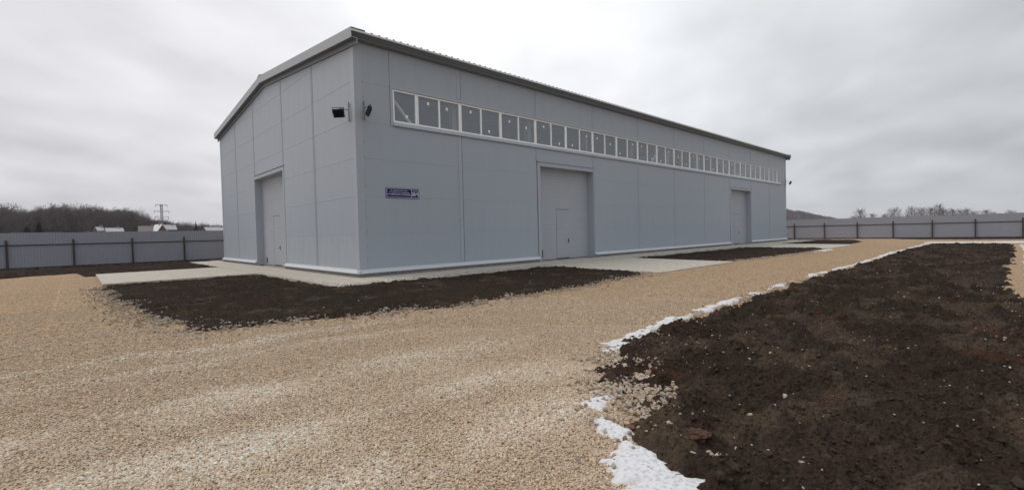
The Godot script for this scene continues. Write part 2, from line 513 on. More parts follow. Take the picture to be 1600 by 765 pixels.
func ground() -> void:
	# open land out to the horizon
	var g := sheet(axis([-2600.0, -300.0, 230.0, -60.0, 24.0, 70.0, 10.0, 400.0, 30.0, 2600.0, 220.0]), axis([-2600.0, -300.0, 230.0, -60.0, 24.0, 50.0, 10.0, 300.0, 30.0, 2600.0, 220.0]),
		func(x: float, z: float) -> Array:
			var k := 0.5 + 0.5 * N1.get_noise_2d(x * 0.03, z * 0.03)
			return [-0.14, Color(0.11, 0.085, 0.05).lerp(Color(0.16, 0.135, 0.095), k)])
	structure(put("ground", g, M.field), "brown winter field reaching to the horizon beyond the fences")
	# gravel yard and drive
	var gf := func(x: float, z: float) -> Array:
		var s := streak(x, z)
		var k := 0.5 + 0.5 * N1.get_noise_2d(x * 0.35 + 3.0, z * 0.35)
		var c := Color(0.445, 0.367, 0.275).lerp(Color(0.50, 0.422, 0.322), k).lerp(Color(0.53, 0.48, 0.40), s * 0.8)
		return [gravel_h(x, z), c]
	var gm := sheet(axis([-40.0, -12.0, 0.6, 8.0, 0.12, 20.0, 0.4, 48.4, 0.8]), axis([-22.6, -8.0, 0.6, 15.0, 0.12, 40.0, 0.8]), gf)
	structure(put("gravel_road", gm, M.gravel), "pale tan crushed stone yard and drive around the warehouse")
	bed("soil_bed", BED_E, axis([-5.8, 2.0, 0.028, 8.0, 0.045, 34.0, 0.07]), axis([9.95, 15.4, 0.03]), 0.05, 0.105, 0.14, "large dark soil bed in the right foreground, edged with snow")
	bed("soil_bed", BED_A, axis([-6.6, 8.0, 0.05]), axis([-6.2, 7.4, 0.05]), 0.05, 0.06, -0.1, "dark soil bed wrapping the near corner of the warehouse", 0.35)
	bed("soil_bed", BED_B, axis([12.0, 26.8, 0.08]), axis([1.0, 7.4, 0.08]), 0.05, 0.05, -0.25, "dark soil bed between the two drives of the long side")
	bed("soil_bed", BED_D, axis([32.0, 47.0, 0.15]), axis([-6.5, 6.8, 0.12]), 0.05, 0.05, -0.25, "dark soil bed beyond the farther drive, near the right fence")
	bed("soil_bed", BED_C, axis([-40.0, -12.0, 0.4, 0.6, 0.1]), axis([-22.8, -11.5, 0.1]), 0.06, 0.08, -0.15, "dark soil strip between the left fence and the concrete path")
	bed("soil_bed", BED_F, axis([43.5, 48.5, 0.15]), axis([5.0, 40.0, 0.25]), 0.05, 0.05, -0.1, "dark soil strip along the foot of the right fence")
	# concrete: apron round the building, path to the gable door, drives to the long-side doors; each cast bay is a slab of its own
	var ap := Node3D.new(); ap.name = "concrete_apron"; add_child(ap); structure(ap, "narrow concrete apron along the foot of the warehouse walls")
	for k in 10:
		var x0: float = -1.5 if k == 0 else BAY[k]
		flat_slab(ap, x0 + 0.006, BAY[k + 1] - 0.006 if k < 9 else 41.8, 0.02 if k else 0.0, 1.82, 0.10, 0.085)
	for k in 5:
		flat_slab(ap, -1.5, -0.0, GBAY[k] + 0.006 if k else -19.8, GBAY[k + 1] - 0.006, 0.10, 0.10)
	flat_slab(ap, 40.3, 41.8, -19.8, -0.01, 0.10, 0.10)
	drive("concrete_drive", [6.9, 9.8, 12.62], [1.832, 4.1, 6.42], 0.083, 0.035, "concrete drive up to the nearer long-side door")
	drive("concrete_drive", [26.0, 29.3, 32.5], [1.832, 4.1, 6.6], 0.083, 0.035, "concrete drive up to the farther long-side door")
	drive("concrete_path", [-5.93, -3.8, -1.512], [-12.1, -8.8, -5.55], 0.09, 0.09, "concrete path leading from the gravel to the gable door")
	snow()

func flat_slab(parent: Node3D, x0: float, x1: float, z0: float, z1: float, y0: float, y1: float) -> void:
	var mb := MB.new()
	var w := Vector3(0, y0 - y1, z0 - z1).normalized()          # towards the building
	var l := Vector2(y0 - y1, z0 - z1).length()
	mb.rect(x0, 0, x1, l, Vector3(0, y1, z1), Vector3.RIGHT, w, 0.25, 0.008)
	put("concrete_slab", mb.mesh(), M.concrete, parent)

func drive(called: String, xs: Array, zs: Array, y0: float, y1: float, label: String) -> void:
	var o := Node3D.new(); o.name = numbered(called); add_child(o); structure(o, label)
	for j in zs.size() - 1:
		for i in xs.size() - 1:
			var a := lerpf(y0, y1, (zs[j] - zs[0]) / (zs[-1] - zs[0]))
			var b := lerpf(y0, y1, (zs[j + 1] - zs[0]) / (zs[-1] - zs[0]))
			flat_slab(o, xs[i] + 0.006, xs[i + 1] - 0.006, zs[j] + 0.006, zs[j + 1] - 0.006, a, b)

func snow_sheet(poly: PackedVector2Array, xs: PackedFloat32Array, zs: PackedFloat32Array, cut: float, thick: float, base: float, label: String) -> void:
	var f := func(x: float, z: float) -> Array:
		var d := sd(poly, Vector2(x, z))
		if d > 0.4:
			return [-0.3, Color.WHITE]
		d += 0.2 * N2.get_noise_2d(x * 0.8 + 55.0, z * 0.8) + 0.14 * N1.get_noise_2d(x * 1.5, z * 1.5 + 8.0) + cut
		var h := base - 0.05 + (0.05 + thick) * smoothstep(0.05, -0.14, d) + 0.016 * N2.get_noise_2d(x * 0.6, z * 0.6) + 0.012 * N1.get_noise_2d(x * 5.0, z * 5.0)
		return [h + gravel_h(x, z), Color.WHITE]
	structure(put("snow_patch", sheet(xs, zs, f, base - 0.045), M.snow), label)

func snow() -> void:
	# along the near edge of the big soil bed
	snow_sheet(P([3.2, 10.22, 1.6, 10.28, 0.2, 10.36, -0.65, 10.42, -1.5, 10.5, -2.02, 10.7, -2.2, 11.0, -1.75, 11.0, -1.3, 10.82, -0.34, 10.66, 0.6, 10.58, 3.2, 10.46]), axis([-2.7, 3.6, 0.022]), axis([10.0, 11.3, 0.022]), -0.012, 0.014, 0.014, "curved snow patch at the bend of the large soil bed")
	snow_sheet(P([-2.66, 11.34, -2.6, 11.6, -2.98, 11.68, -2.95, 11.44]), axis([-3.3, -2.3, 0.02]), axis([11.1, 12.0, 0.02]), -0.01, 0.012, 0.016, "small melting snow patch among stones beside the large soil bed")
	snow_sheet(P([-3.38, 11.56, -3.3, 11.72, -3.66, 12.02, -3.86, 11.95]), axis([-4.1, -3.0, 0.02]), axis([11.3, 12.3, 0.02]), -0.03, 0.015, 0.01, "narrow broken snow patch on the gravel edge")
	snow_sheet(P([-3.8, 11.98, -3.72, 12.12, -3.8, 12.28, -3.9, 12.4, -3.98, 12.56, -4.05, 12.78, -4.12, 13.1, -4.6, 13.6, -5.3, 14.4, -5.7, 14.2, -5.2, 13.5, -4.7, 12.95, -4.42, 12.66, -4.1, 12.3, -3.95, 12.05]), axis([-6.0, -3.4, 0.02]), axis([11.7, 14.6, 0.02]), -0.045, 0.02, 0.024, "thick white snow patch at the bottom of the picture")
	snow_sheet(P([2.8, 10.26, 8.8, 10.02, 13.6, 10.1, 20.8, 9.9, 29.7, 9.85, 34.0, 10.0, 34.0, 10.3, 29.7, 10.2, 20.8, 10.22, 13.6, 10.42, 8.8, 10.32, 4.7, 10.46, 2.8, 10.5]), axis([2.6, 12.0, 0.05, 34.6, 0.1]), axis([9.6, 10.8, 0.04]), 0.06, 0.014, 0.018, "long thin snow line between the gravel drive and the soil bed")
	snow_sheet(P([5.6, 14.15, 12.7, 14.0, 22.4, 14.1, 33.0, 14.0, 33.0, 14.5, 22.4, 14.8, 12.7, 14.6, 6.0, 14.9]), axis([5.0, 33.6, 0.1]), axis([13.7, 15.2, 0.06]), 0.19, 0.02, 0.0, "patchy snow along the far right edge of the soil bed")
	snow_sheet(P([21.5, 6.85, 22.6, 6.75, 24.4, 6.85, 24.6, 7.1, 22.5, 7.1]), axis([20.8, 25.2, 0.06]), axis([6.4, 7.5, 0.06]), -0.02, 0.05, 0.0, "small snow streak at the gravel edge between the two drives")
	snow_sheet(P([35.5, 9.2, 38.5, 9.3, 40.0, 14.0, 39.0, 20.0, 36.0, 20.0, 36.5, 14.0]), axis([34.8, 40.8, 0.15]), axis([8.6, 20.4, 0.15]), 0.38, 0.02, 0.0, "thin snow on the gravel near the right fence")

# ---------------------------------------------------------------- warehouse
const UX := Vector3(1, 0, 0)
const UY := Vector3(0, 1, 0)
const GZ := Vector3(0, 0, 1)

func eave(z: float) -> float:                                   # underside of the gable frieze at z
	return 7.31 + 0.1045 * minf(-z, WID + z)

func clip_top(poly: PackedVector2Array) -> PackedVector2Array:  # gable polygons in (z, y) cut by the roof slopes
	var roof := PackedVector2Array([Vector2(-WID - 0.5, -1.0), Vector2(0.5, -1.0), Vector2(0.5, eave(0.5)), Vector2(-WID / 2, eave(-WID / 2)), Vector2(-WID - 0.5, eave(-WID - 0.5))])
	var r := Geometry2D.intersect_polygons(poly, roof)
	if r.is_empty():
		return PackedVector2Array()
	var q: PackedVector2Array = r[0]
	if Geometry2D.is_polygon_clockwise(q):
		q.reverse()
	return q

func warehouse() -> void:
	var b := thing("warehouse", "long grey metal-clad warehouse with a low pitched roof and a strip of high windows", "warehouse")
	# --- core behind the panels: closes the building, leaves the window band and the doors open
	var lw := MB.new()
	var zc := -0.06
	var back := -0.24
	for r in [[0.02, 0.1, 8.3, 5.12], [12.04, 0.1, 28.3, 5.12], [32.0, 0.1, LEN - 0.02, 5.12], [8.3, 4.24, 12.04, 5.12], [28.3, 4.16, 32.0, 5.12], [0.02, 5.12, 1.3, 6.24], [38.98, 5.12, LEN - 0.02, 6.24], [0.02, 6.24, LEN - 0.02, 7.46]]:
		lw.box(Vector3(r[0], r[1], back), Vector3(r[2], r[3], zc))
	var longw := put("long_wall", lw.mesh(), M.dark_gap, b)
	var gw := MB.new()
	for q in [[-WID + 0.25, -11.27, 0.1, 4.26], [-7.05, -0.241, 0.1, 4.26], [-WID + 0.25, -WID / 2, 4.26, 0.0], [-WID / 2, -0.241, 4.26, 0.0]]:
		var pl := PackedVector2Array([Vector2(q[0], q[2]), Vector2(q[1], q[2]), Vector2(q[1], q[3] if q[3] else eave(q[1])), Vector2(q[0], q[3] if q[3] else eave(q[0]))])
		gw.slab(pl, Vector3(0.06, 0, 0), GZ, UY, 0.18, 0.001)
	var gable := put("gable_wall", gw.mesh(), M.dark_gap, b)
	# the two walls that the picture does not show, and the inside
	var rest := MB.new()
	rest.box(Vector3(0.02, 0.1, -WID), Vector3(LEN - 0.02, 7.46, -WID + 0.24))
	put("rear_wall", rest.mesh(), M.wall, b)
	var eg := MB.new()
	for q in [[-WID + 0.25, -WID / 2], [-WID / 2, -0.25]]:
		eg.slab(PackedVector2Array([Vector2(-q[1], 0.1), Vector2(-q[0], 0.1), Vector2(-q[0], eave(q[0])), Vector2(-q[1], eave(q[1]))]), Vector3(LEN, 0, 0), -GZ, UY, 0.2, 0.002)
	put("end_wall", eg.mesh(), M.wall, b)
	var fl := MB.new()
	fl.box(Vector3(0.25, 0.0, -WID + 0.25), Vector3(LEN - 0.22, 0.11, -0.25))
	put("floor_slab", fl.mesh(), M.concrete, b)
	# --- panels of the long side
	var rows_low := [0.27, 1.45, 2.65, 3.85, 5.0]
	for i in 10:
		var x0: float = BAY[i] + 0.03 if i else 0.0
		var x1: float = BAY[i + 1] - 0.002
		for k in 4:
			panel_long(longw, x0, rows_low[k] + 0.001, x1, rows_low[k + 1] - 0.001, i)
		if i == 0:
			panel_long(longw, x0, 5.001, 1.21, 6.249, -1); panel_long(longw, x0, 6.251, 1.21, 7.45, -1)
			panel_long(longw, 1.222, 6.34, x1, 7.45, -1)
		elif i == 9:
			panel_long(longw, 39.1, 5.001, x1, 6.249, -1); panel_long(longw, 39.1, 6.251, x1, 7.45, -1)
			panel_long(longw, x0, 6.34, 39.09, 7.45, -1)
		else:
			panel_long(longw, x0, 6.34, x1, 7.45, -1)
	# --- panels of the gable
	for i in 5:
		var z0: float = GBAY[i] + 0.006
		var z1: float = GBAY[i + 1] - 0.062
		for k in 8:
			var y0: float = 0.27 if k == 0 else 0.25 + 1.2 * k + 0.0015
			var y1: float = 0.25 + 1.2 * (k + 1) - 0.0015
			if i == 2:
				if y1 < 4.46:
					continue
				y0 = maxf(y0, 4.47)
			var q := clip_top(PackedVector2Array([Vector2(z0, y0), Vector2(z1, y0), Vector2(z1, y1), Vector2(z0, y1)]))
			if q.size() < 3 or q[0].distance_to(q[1]) < 0.001:
				continue
			var mb := MB.new()
			mb.slab(q, Vector3(0, 0, 0), GZ, UY, 0.06, 0.003)
			put("wall_panel", mb.mesh(), M.wall_dusty if k == 0 else M.wall, gable)
	joint_covers(longw, gable)
	plinth(b)
	windows(b)
	door_long(b, 8.3, 12.04, 4.24)
	door_long(b, 28.3, 32.0, 4.16)
	door_gable(b)
	roof(b)
	frame_inside(b)
	floodlights()
	sign_board()

func panel_long(parent: Node3D, x0: float, y0: float, x1: float, y1: float, bay: int) -> void:
	if bay == 2 or bay == 7:                                     # the door bays: only what is above the lintel trim
		var top := 4.44 if bay == 2 else 4.33
		if y1 < top + 0.05:
			return
		y0 = maxf(y0, top + 0.004)
	var mb := MB.new()
	mb.rect(x0, y0, x1, y1, Vector3(0, 0, 0), UX, UY, 0.06, 0.0022)
	put("wall_panel", mb.mesh(), M.wall, parent)

func joint_covers(longw: Node3D, gable: Node3D) -> void:
	var sc := MB.new()
	for i in range(1, 10):
		var x: float = BAY[i]
		var low := 0.36
		if i in [2, 3]:
			low = 4.46
		if i in [7, 8]:
			low = 4.35
		var wide := 0.15 if i == 1 else 0.06
		for r in [[low, 4.985], [6.35, 7.445]]:
			var mb := MB.new()
			mb.rect(x - wide, r[0], x + 0.004, r[1], Vector3(0, 0, 0.014), UX, UY, 0.014, 0.003)
			put("joint_cover", mb.mesh(), M.trim, longw)
			var gk := MB.new()  # dark sealing strip added in the gap so the joint looks shaded
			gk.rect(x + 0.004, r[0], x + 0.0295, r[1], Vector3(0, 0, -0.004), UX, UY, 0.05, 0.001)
			put("joint_shade_strip", gk.mesh(), M.joint_shade, longw)
			if i == 1:
				for y in range(int((r[1] - r[0]) / 0.6)):
					for s in [-wide - 0.03, 0.05]:
						screw(sc, Vector3(x + s, r[0] + 0.3 + y * 0.6, 0.0), UX, UY)
	for i in range(1, 5):
		var z: float = GBAY[i]
		var low := 0.36
		if i in [2, 3]:
			low = 4.47
		var mb := MB.new()
		mb.rect(z + 0.003, low, z + 0.07, eave(z + 0.035) - 0.01, Vector3(-0.014, 0, 0), GZ, UY, 0.014, 0.003)
		put("joint_cover", mb.mesh(), M.trim, gable)
		var gk := MB.new()  # the gable joints get the same added strip for gap shade
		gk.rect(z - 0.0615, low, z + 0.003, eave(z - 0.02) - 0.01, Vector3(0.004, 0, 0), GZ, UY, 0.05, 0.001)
		put("joint_shade_strip", gk.mesh(), M.joint_shade, gable)
	# corner flashings: an L each
	var c := MB.new()
	c.rect(-0.004, 0.36, 0.24, 7.44, Vector3(0, 0, 0.012), UX, UY, 0.011, 0.003)
	c.rect(-0.22, 0.36, 0.012, 7.44, Vector3(-0.012, 0, 0), GZ, UY, 0.0075, 0.003)
	put("corner_flashing", c.mesh(), M.trim, longw)
	for k in 15:
		screw(sc, Vector3(0.27, 0.6 + k * 0.47, 0.0), UX, UY)
	var e := MB.new()
	e.rect(LEN - 0.2, 0.36, LEN + 0.012, 7.44, Vector3(0, 0, 0.012), UX, UY, 0.011, 0.003)
	put("corner_flashing", e.mesh(), M.trim, longw)
	var f := MB.new()
	f.rect(-WID - 0.01, 0.36, -WID + 0.2, 7.28, Vector3(-0.012, 0, 0), GZ, UY, 0.0115, 0.003)
	put("corner_flashing", f.mesh(), M.trim, gable)
	var so := put("screw_heads", sc.mesh(), M.screw, longw)
	so.set_meta("kind", "stuff")

func screw(mb: MB, p: Vector3, u: Vector3, w: Vector3) -> void:
	var pl := PackedVector2Array()
	for k in 6:
		pl.append(Vector2(cos(TAU * k / 6), sin(TAU * k / 6)) * 0.014)
	mb.slab(pl, p + u.cross(w) * 0.01, u, w, 0.0095, 0.004)

func plinth(b: Node3D) -> void:
	# profile in (outwards, up): a plinth face with a sloping drip flashing over it
	var lip := PackedVector2Array([Vector2(0.0, 0.235), Vector2(0.105, 0.215), Vector2(0.108, 0.235), Vector2(0.03, 0.325), Vector2(0.022, 0.352), Vector2(0.0, 0.352)])
	for r in [[-0.10, 8.13], [12.06, 28.13], [32.02, LEN + 0.1]]:
		var mb := MB.new()
		mb.sweep(lip, Vector3(r[1], 0, 0.001), Vector3(r[0], 0, 0.001), GZ, UY)
		put("drip_flashing", mb.mesh(), M.lip, b)
		var pb := MB.new()
		pb.box(Vector3(r[0] + (0.06 if r[0] < 0 else 0.0), 0.02, -0.05), Vector3(r[1], 0.232, 0.045))
		put("plinth", pb.mesh(), M.plinth, b)
	for r in [[-WID - 0.1, -11.3], [-7.03, -0.003]]:
		var mb := MB.new()
		mb.sweep(lip, Vector3(-0.001, 0, r[1] + (0.1 if r[1] > -1 else 0.0)), Vector3(-0.001, 0, r[0]), -UX, UY)
		put("drip_flashing", mb.mesh(), M.lip, b)
		var pb := MB.new()
		pb.box(Vector3(-0.043, 0.02, r[0]), Vector3(0.05, 0.231, r[1] + (0.046 if r[1] > -1 else 0.0)))
		put("plinth", pb.mesh(), M.plinth, b)

func windows(b: Node3D) -> void:
	var fl := MB.new()
	# flashing round the band: head, sides, sloping sill
	fl.rect(1.22, 6.225, 39.08, 6.335, Vector3(0, 0, 0.02), UX, UY, 0.09, 0.003)
	fl.rect(1.22, 5.0, 1.315, 6.224, Vector3(0, 0, 0.02), UX, UY, 0.09, 0.003)
	fl.rect(38.985, 5.0, 39.08, 6.224, Vector3(0, 0, 0.02), UX, UY, 0.09, 0.003)
	fl.sweep(PackedVector2Array([Vector2(-0.07, 5.0), Vector2(0.055, 5.0), Vector2(0.06, 5.03), Vector2(-0.02, 5.13), Vector2(-0.07, 5.13)]), Vector3(38.984, 0, 0), Vector3(1.316, 0, 0), GZ, UY)
	put("window_flashing", fl.mesh(), M.trim, b)
	var xs := []
	for k in 3:
		xs.append(lerpf(1.32, 4.093, k / 3.0))
	for i in range(1, 9):
		for k in 4:
			xs.append(BAY[i] + k)
	for k in 4:
		xs.append(lerpf(36.093, 38.98, k / 3.0))
	var sx := [0.62, 0.5, 0.35, 0.5, 0.4, 0.5, 0.48, 0.55, 0.6, 0.45, 0.6, 0.35, 0.5, 0.25, 0.6, 0.4, 0.5, 0.45, 0.4, 0.6]
	var sy := [0.17, 0.85, 0.78, 0.86, 0.14, 0.78, 0.62, 0.85, 0.12, 0.16, 0.8, 0.8, 0.6, 0.13, 0.85, 0.85, 0.15, 0.1, 0.82, 0.6]
	# a unit is one or two panes in a white frame
	var at := 0
	while at < xs.size() - 1:
		var k := 1 if at == 0 or at == xs.size() - 2 else 2
		var x0: float = xs[at] + 0.004
		var x1: float = xs[at + k] - 0.004
		var y0 := 5.135
		var y1 := 6.222
		var z := -0.012
		var f := MB.new()
		var t := 0.058
		f.rect(x0, y0, x1, y0 + t, Vector3(0, 0, z), UX, UY, 0.065, 0.006)
		f.rect(x0, y1 - t, x1, y1, Vector3(0, 0, z), UX, UY, 0.065, 0.006)
		f.rect(x0, y0 + t, x0 + t, y1 - t, Vector3(0, 0, z - 0.001), UX, UY, 0.064, 0.006)
		f.rect(x1 - t, y0 + t, x1, y1 - t, Vector3(0, 0, z - 0.001), UX, UY, 0.064, 0.006)
		if k == 2:
			f.rect(xs[at + 1] - 0.032, y0 + t, xs[at + 1] + 0.032, y1 - t, Vector3(0, 0, z - 0.001), UX, UY, 0.064, 0.006)
		var w := put("window", f.mesh(), M.white, b)
		for j in k:
			var a: float = x0 + t if j == 0 else xs[at + 1] + 0.032
			var c: float = x1 - t if j == k - 1 else xs[at + 1] - 0.032
			var g := MB.new()
			g.quad(Vector3(a, y0 + t, z - 0.035), Vector3(c, y0 + t, z - 0.035), Vector3(c, y1 - t, z - 0.035), Vector3(a, y1 - t, z - 0.035))
			put("pane", g.mesh(), M.glass, w)
			var q: int = (at + j) % sx.size()
			var px := lerpf(a + 0.08, c - 0.08, sx[q])
			var py := lerpf(y0 + t + 0.06, y1 - t - 0.06, sy[q])
			var s := MB.new()
			s.rect(px - 0.042, py - 0.05, px + 0.042, py + 0.05, Vector3(0, 0, z - 0.032), UX, UY, 0.0015, 0.0003)
			put("sticker", s.mesh(), M.sticker, w)
		at += k

# a sectional door in its own plane: u to the right, y up, n outwards; o is the lower left corner of the leaf
func door_leaf(b: Node3D, o: Vector3, u: Vector3, wide: float, high: float, wk0: float, wk1: float, wtop: float) -> void:
	var n := u.cross(UY)
	var back := MB.new()
	back.rect(0, 0, wide, high, o - n * 0.02, u, UY, 0.04, 0.001)
	var leaf := put("door", back.mesh(), M.seal, b)
	var count := 9
	var sh := high / count
	wtop = 5.0 * sh
	var rib := 5
	for k in count:
		var y0 := k * sh + 0.0015
		var y1 := (k + 1) * sh - 0.0015
		var spans := [[0.0, wide]] if y0 >= wtop - 0.01 else [[0.0, wk0 - 0.022], [wk1 + 0.022, wide]]
		for sp in spans:
			put("door_section", ribbed(sp[0], sp[1], y0, y1, rib, o, u), M.door, leaf)
	var rows := 5
	var wm := MB.new()
	for k in rows:
		ribs_into(wm, wk0, wk1, maxf(k * sh + 0.0015, 0.03), (k + 1) * sh - 0.0015 - (0.02 if k == rows - 1 else 0.0), rib, o, u)
	put("wicket_door", wm.mesh(), M.door, leaf)
	var fr := MB.new()                                           # light aluminium edge on the lock side, dark hinge gap on the other
	fr.rect(wk1 + 0.001, 0.03, wk1 + 0.021, wtop, o + n * 0.006, u, UY, 0.02, 0.002)
	put("wicket_frame", fr.mesh(), M.lip, leaf)
	var h := MB.new()
	var hp := o + u * (wk1 - 0.07) + UY * 0.82
	h.rect(-0.03, -0.1, 0.03, 0.1, hp + n * 0.012, u, UY, 0.012, 0.003)
	h.tube([hp + n * 0.012, hp + n * 0.06, hp + n * 0.06 - u * 0.12], [0.011, 0.011, 0.009], 8)
	put("handle", h.mesh(), M.black, leaf)
	var bs := MB.new()
	bs.rect(0.0, -0.028, wide, 0.0, o + n * 0.004, u, UY, 0.03, 0.003)
	put("bottom_seal", bs.mesh(), M.seal, leaf)

func ribs_into(mb: MB, x0: float, x1: float, y0: float, y1: float, rib: int, o: Vector3, u: Vector3) -> void:
	var n := u.cross(UY)
	var prof := PackedVector2Array()                             # (up, outwards) along the face
	var pitch := (y1 - y0) / rib
	var pts := [[y0, 0.0]]
	for r in rib:
		var a := y0 + r * pitch
		if r:
			pts.append([a - 0.012, 0.006]); pts.append([a - 0.004, -0.005]); pts.append([a + 0.004, -0.005]); pts.append([a + 0.012, 0.006])
		else:
			pts.append([a + 0.006, 0.005])
	pts.append([y1 - 0.006, 0.005]); pts.append([y1, 0.0])
	for k in pts.size() - 1:
		var a: Vector3 = o + UY * pts[k][0] + n * pts[k][1]
		var c: Vector3 = o + UY * pts[k + 1][0] + n * pts[k + 1][1]
		mb.quad(a + u * x0, a + u * x1, c + u * x1, c + u * x0)
	for x in [[x0, -1.0], [x1, 1.0]]:                            # closed ends
		var a: Vector3 = o + u * x[0] + UY * y0
		var c: Vector3 = o + u * x[0] + UY * y1
		if x[1] < 0:
			mb.quad(a - n * 0.02, a + n * 0.0, c + n * 0.0, c - n * 0.02)
		else:
			mb.quad(a + n * 0.0, a - n * 0.02, c - n * 0.02, c + n * 0.0)
	for y in [[y0, -1.0], [y1, 1.0]]:
		var a: Vector3 = o + u * x0 + UY * y[0]
		var c: Vector3 = o + u * x1 + UY * y[0]
		if y[1] > 0:
			mb.quad(a, c, c - n * 0.02, a - n * 0.02)
		else:
			mb.quad(a - n * 0.02, c - n * 0.02, c, a)

func ribbed(x0: float, x1: float, y0: float, y1: float, rib: int, o: Vector3, u: Vector3) -> ArrayMesh:
	var mb := MB.new()
	ribs_into(mb, x0, x1, y0, y1, rib, o, u)
	return mb.mesh()

func door_frame(b: Node3D, o: Vector3, u: Vector3, x0: float, x1: float, top: float, depth: float, jamb_l: float, jamb_r: float, lintel: float) -> void:
	var n := u.cross(UY)
	var mb := MB.new()
	mb.rect(x0 - jamb_l, 0.11, x0, top, o + n * 0.016, u, UY, 0.05, 0.003)                         # face flashings
	mb.rect(x1, 0.11, x1 + jamb_r, top, o + n * 0.016, u, UY, 0.05, 0.003)
	mb.rect(x0 - jamb_l, top + 0.001, x1 + jamb_r, top + lintel - 0.022, o + n * 0.016, u, UY, 0.05, 0.003)
	mb.rect(x0 - jamb_l - 0.02, top + lintel - 0.02, x1 + jamb_r + 0.02, top + lintel, o + n * 0.05, u, UY, 0.09, 0.003)   # drip cap
	put("door_flashing", mb.mesh(), M.trim, b)
	var rv := MB.new()                                           # reveals: two sides and the head
	var q := o - n * 0.0345
	for s in [[x0 - 0.02, x0 + 0.001], [x1 - 0.001, x1 + 0.02]]:
		rv.rect(s[0], 0.11, s[1], top - 0.001, q, u, UY, depth - 0.02, 0.001)
	rv.rect(x0 + 0.002, top - 0.003, x1 - 0.002, top + 0.02, q, u, UY, depth - 0.02, 0.001)
	put("door_reveal", rv.mesh(), M.trim, b)

func door_long(b: Node3D, x0: float, x1: float, top: float) -> void:
	door_frame(b, Vector3.ZERO, UX, x0, x1, top, 0.4, 0.17, 0.045, 0.2 if top > 4.2 else 0.17)
	door_leaf(b, Vector3(x0, 0.14, -0.36), UX, x1 - x0, top - 0.13, 1.40, 2.30, 2.22)
	var lk := MB.new()
	lk.rect(x0 + 0.004, 0.27, x0 + 0.11, 0.60, Vector3(0, 0, -0.02), UX, UY, 0.05, 0.012)
	put("bolt_box", lk.mesh(), M.black, b)
	jamb_foot(b, x0, top)

func jamb_foot(b: Node3D, x0: float, _top: float) -> void:
	var mb := MB.new()
	mb.box(Vector3(x0 - 0.165, 0.02, -0.05), Vector3(x0 - 0.002, 0.109, 0.01))
	put("jamb_foot", mb.mesh(), M.plinth, b)

func door_gable(b: Node3D) -> void:
	door_frame(b, Vector3.ZERO, GZ, -11.27, -7.05, 4.26, 0.36, 0.04, 0.14, 0.2)
	door_leaf(b, Vector3(0.31, 0.14, -11.27), GZ, 4.22, 4.13, 1.67, 2.6, 2.24)
	var lk := MB.new()
	lk.rect(-10.88, 0.22, -10.72, 0.48, Vector3(0.29, 0, 0), GZ, UY, 0.05, 0.012)
	put("bolt_box", lk.mesh(), M.black, b)

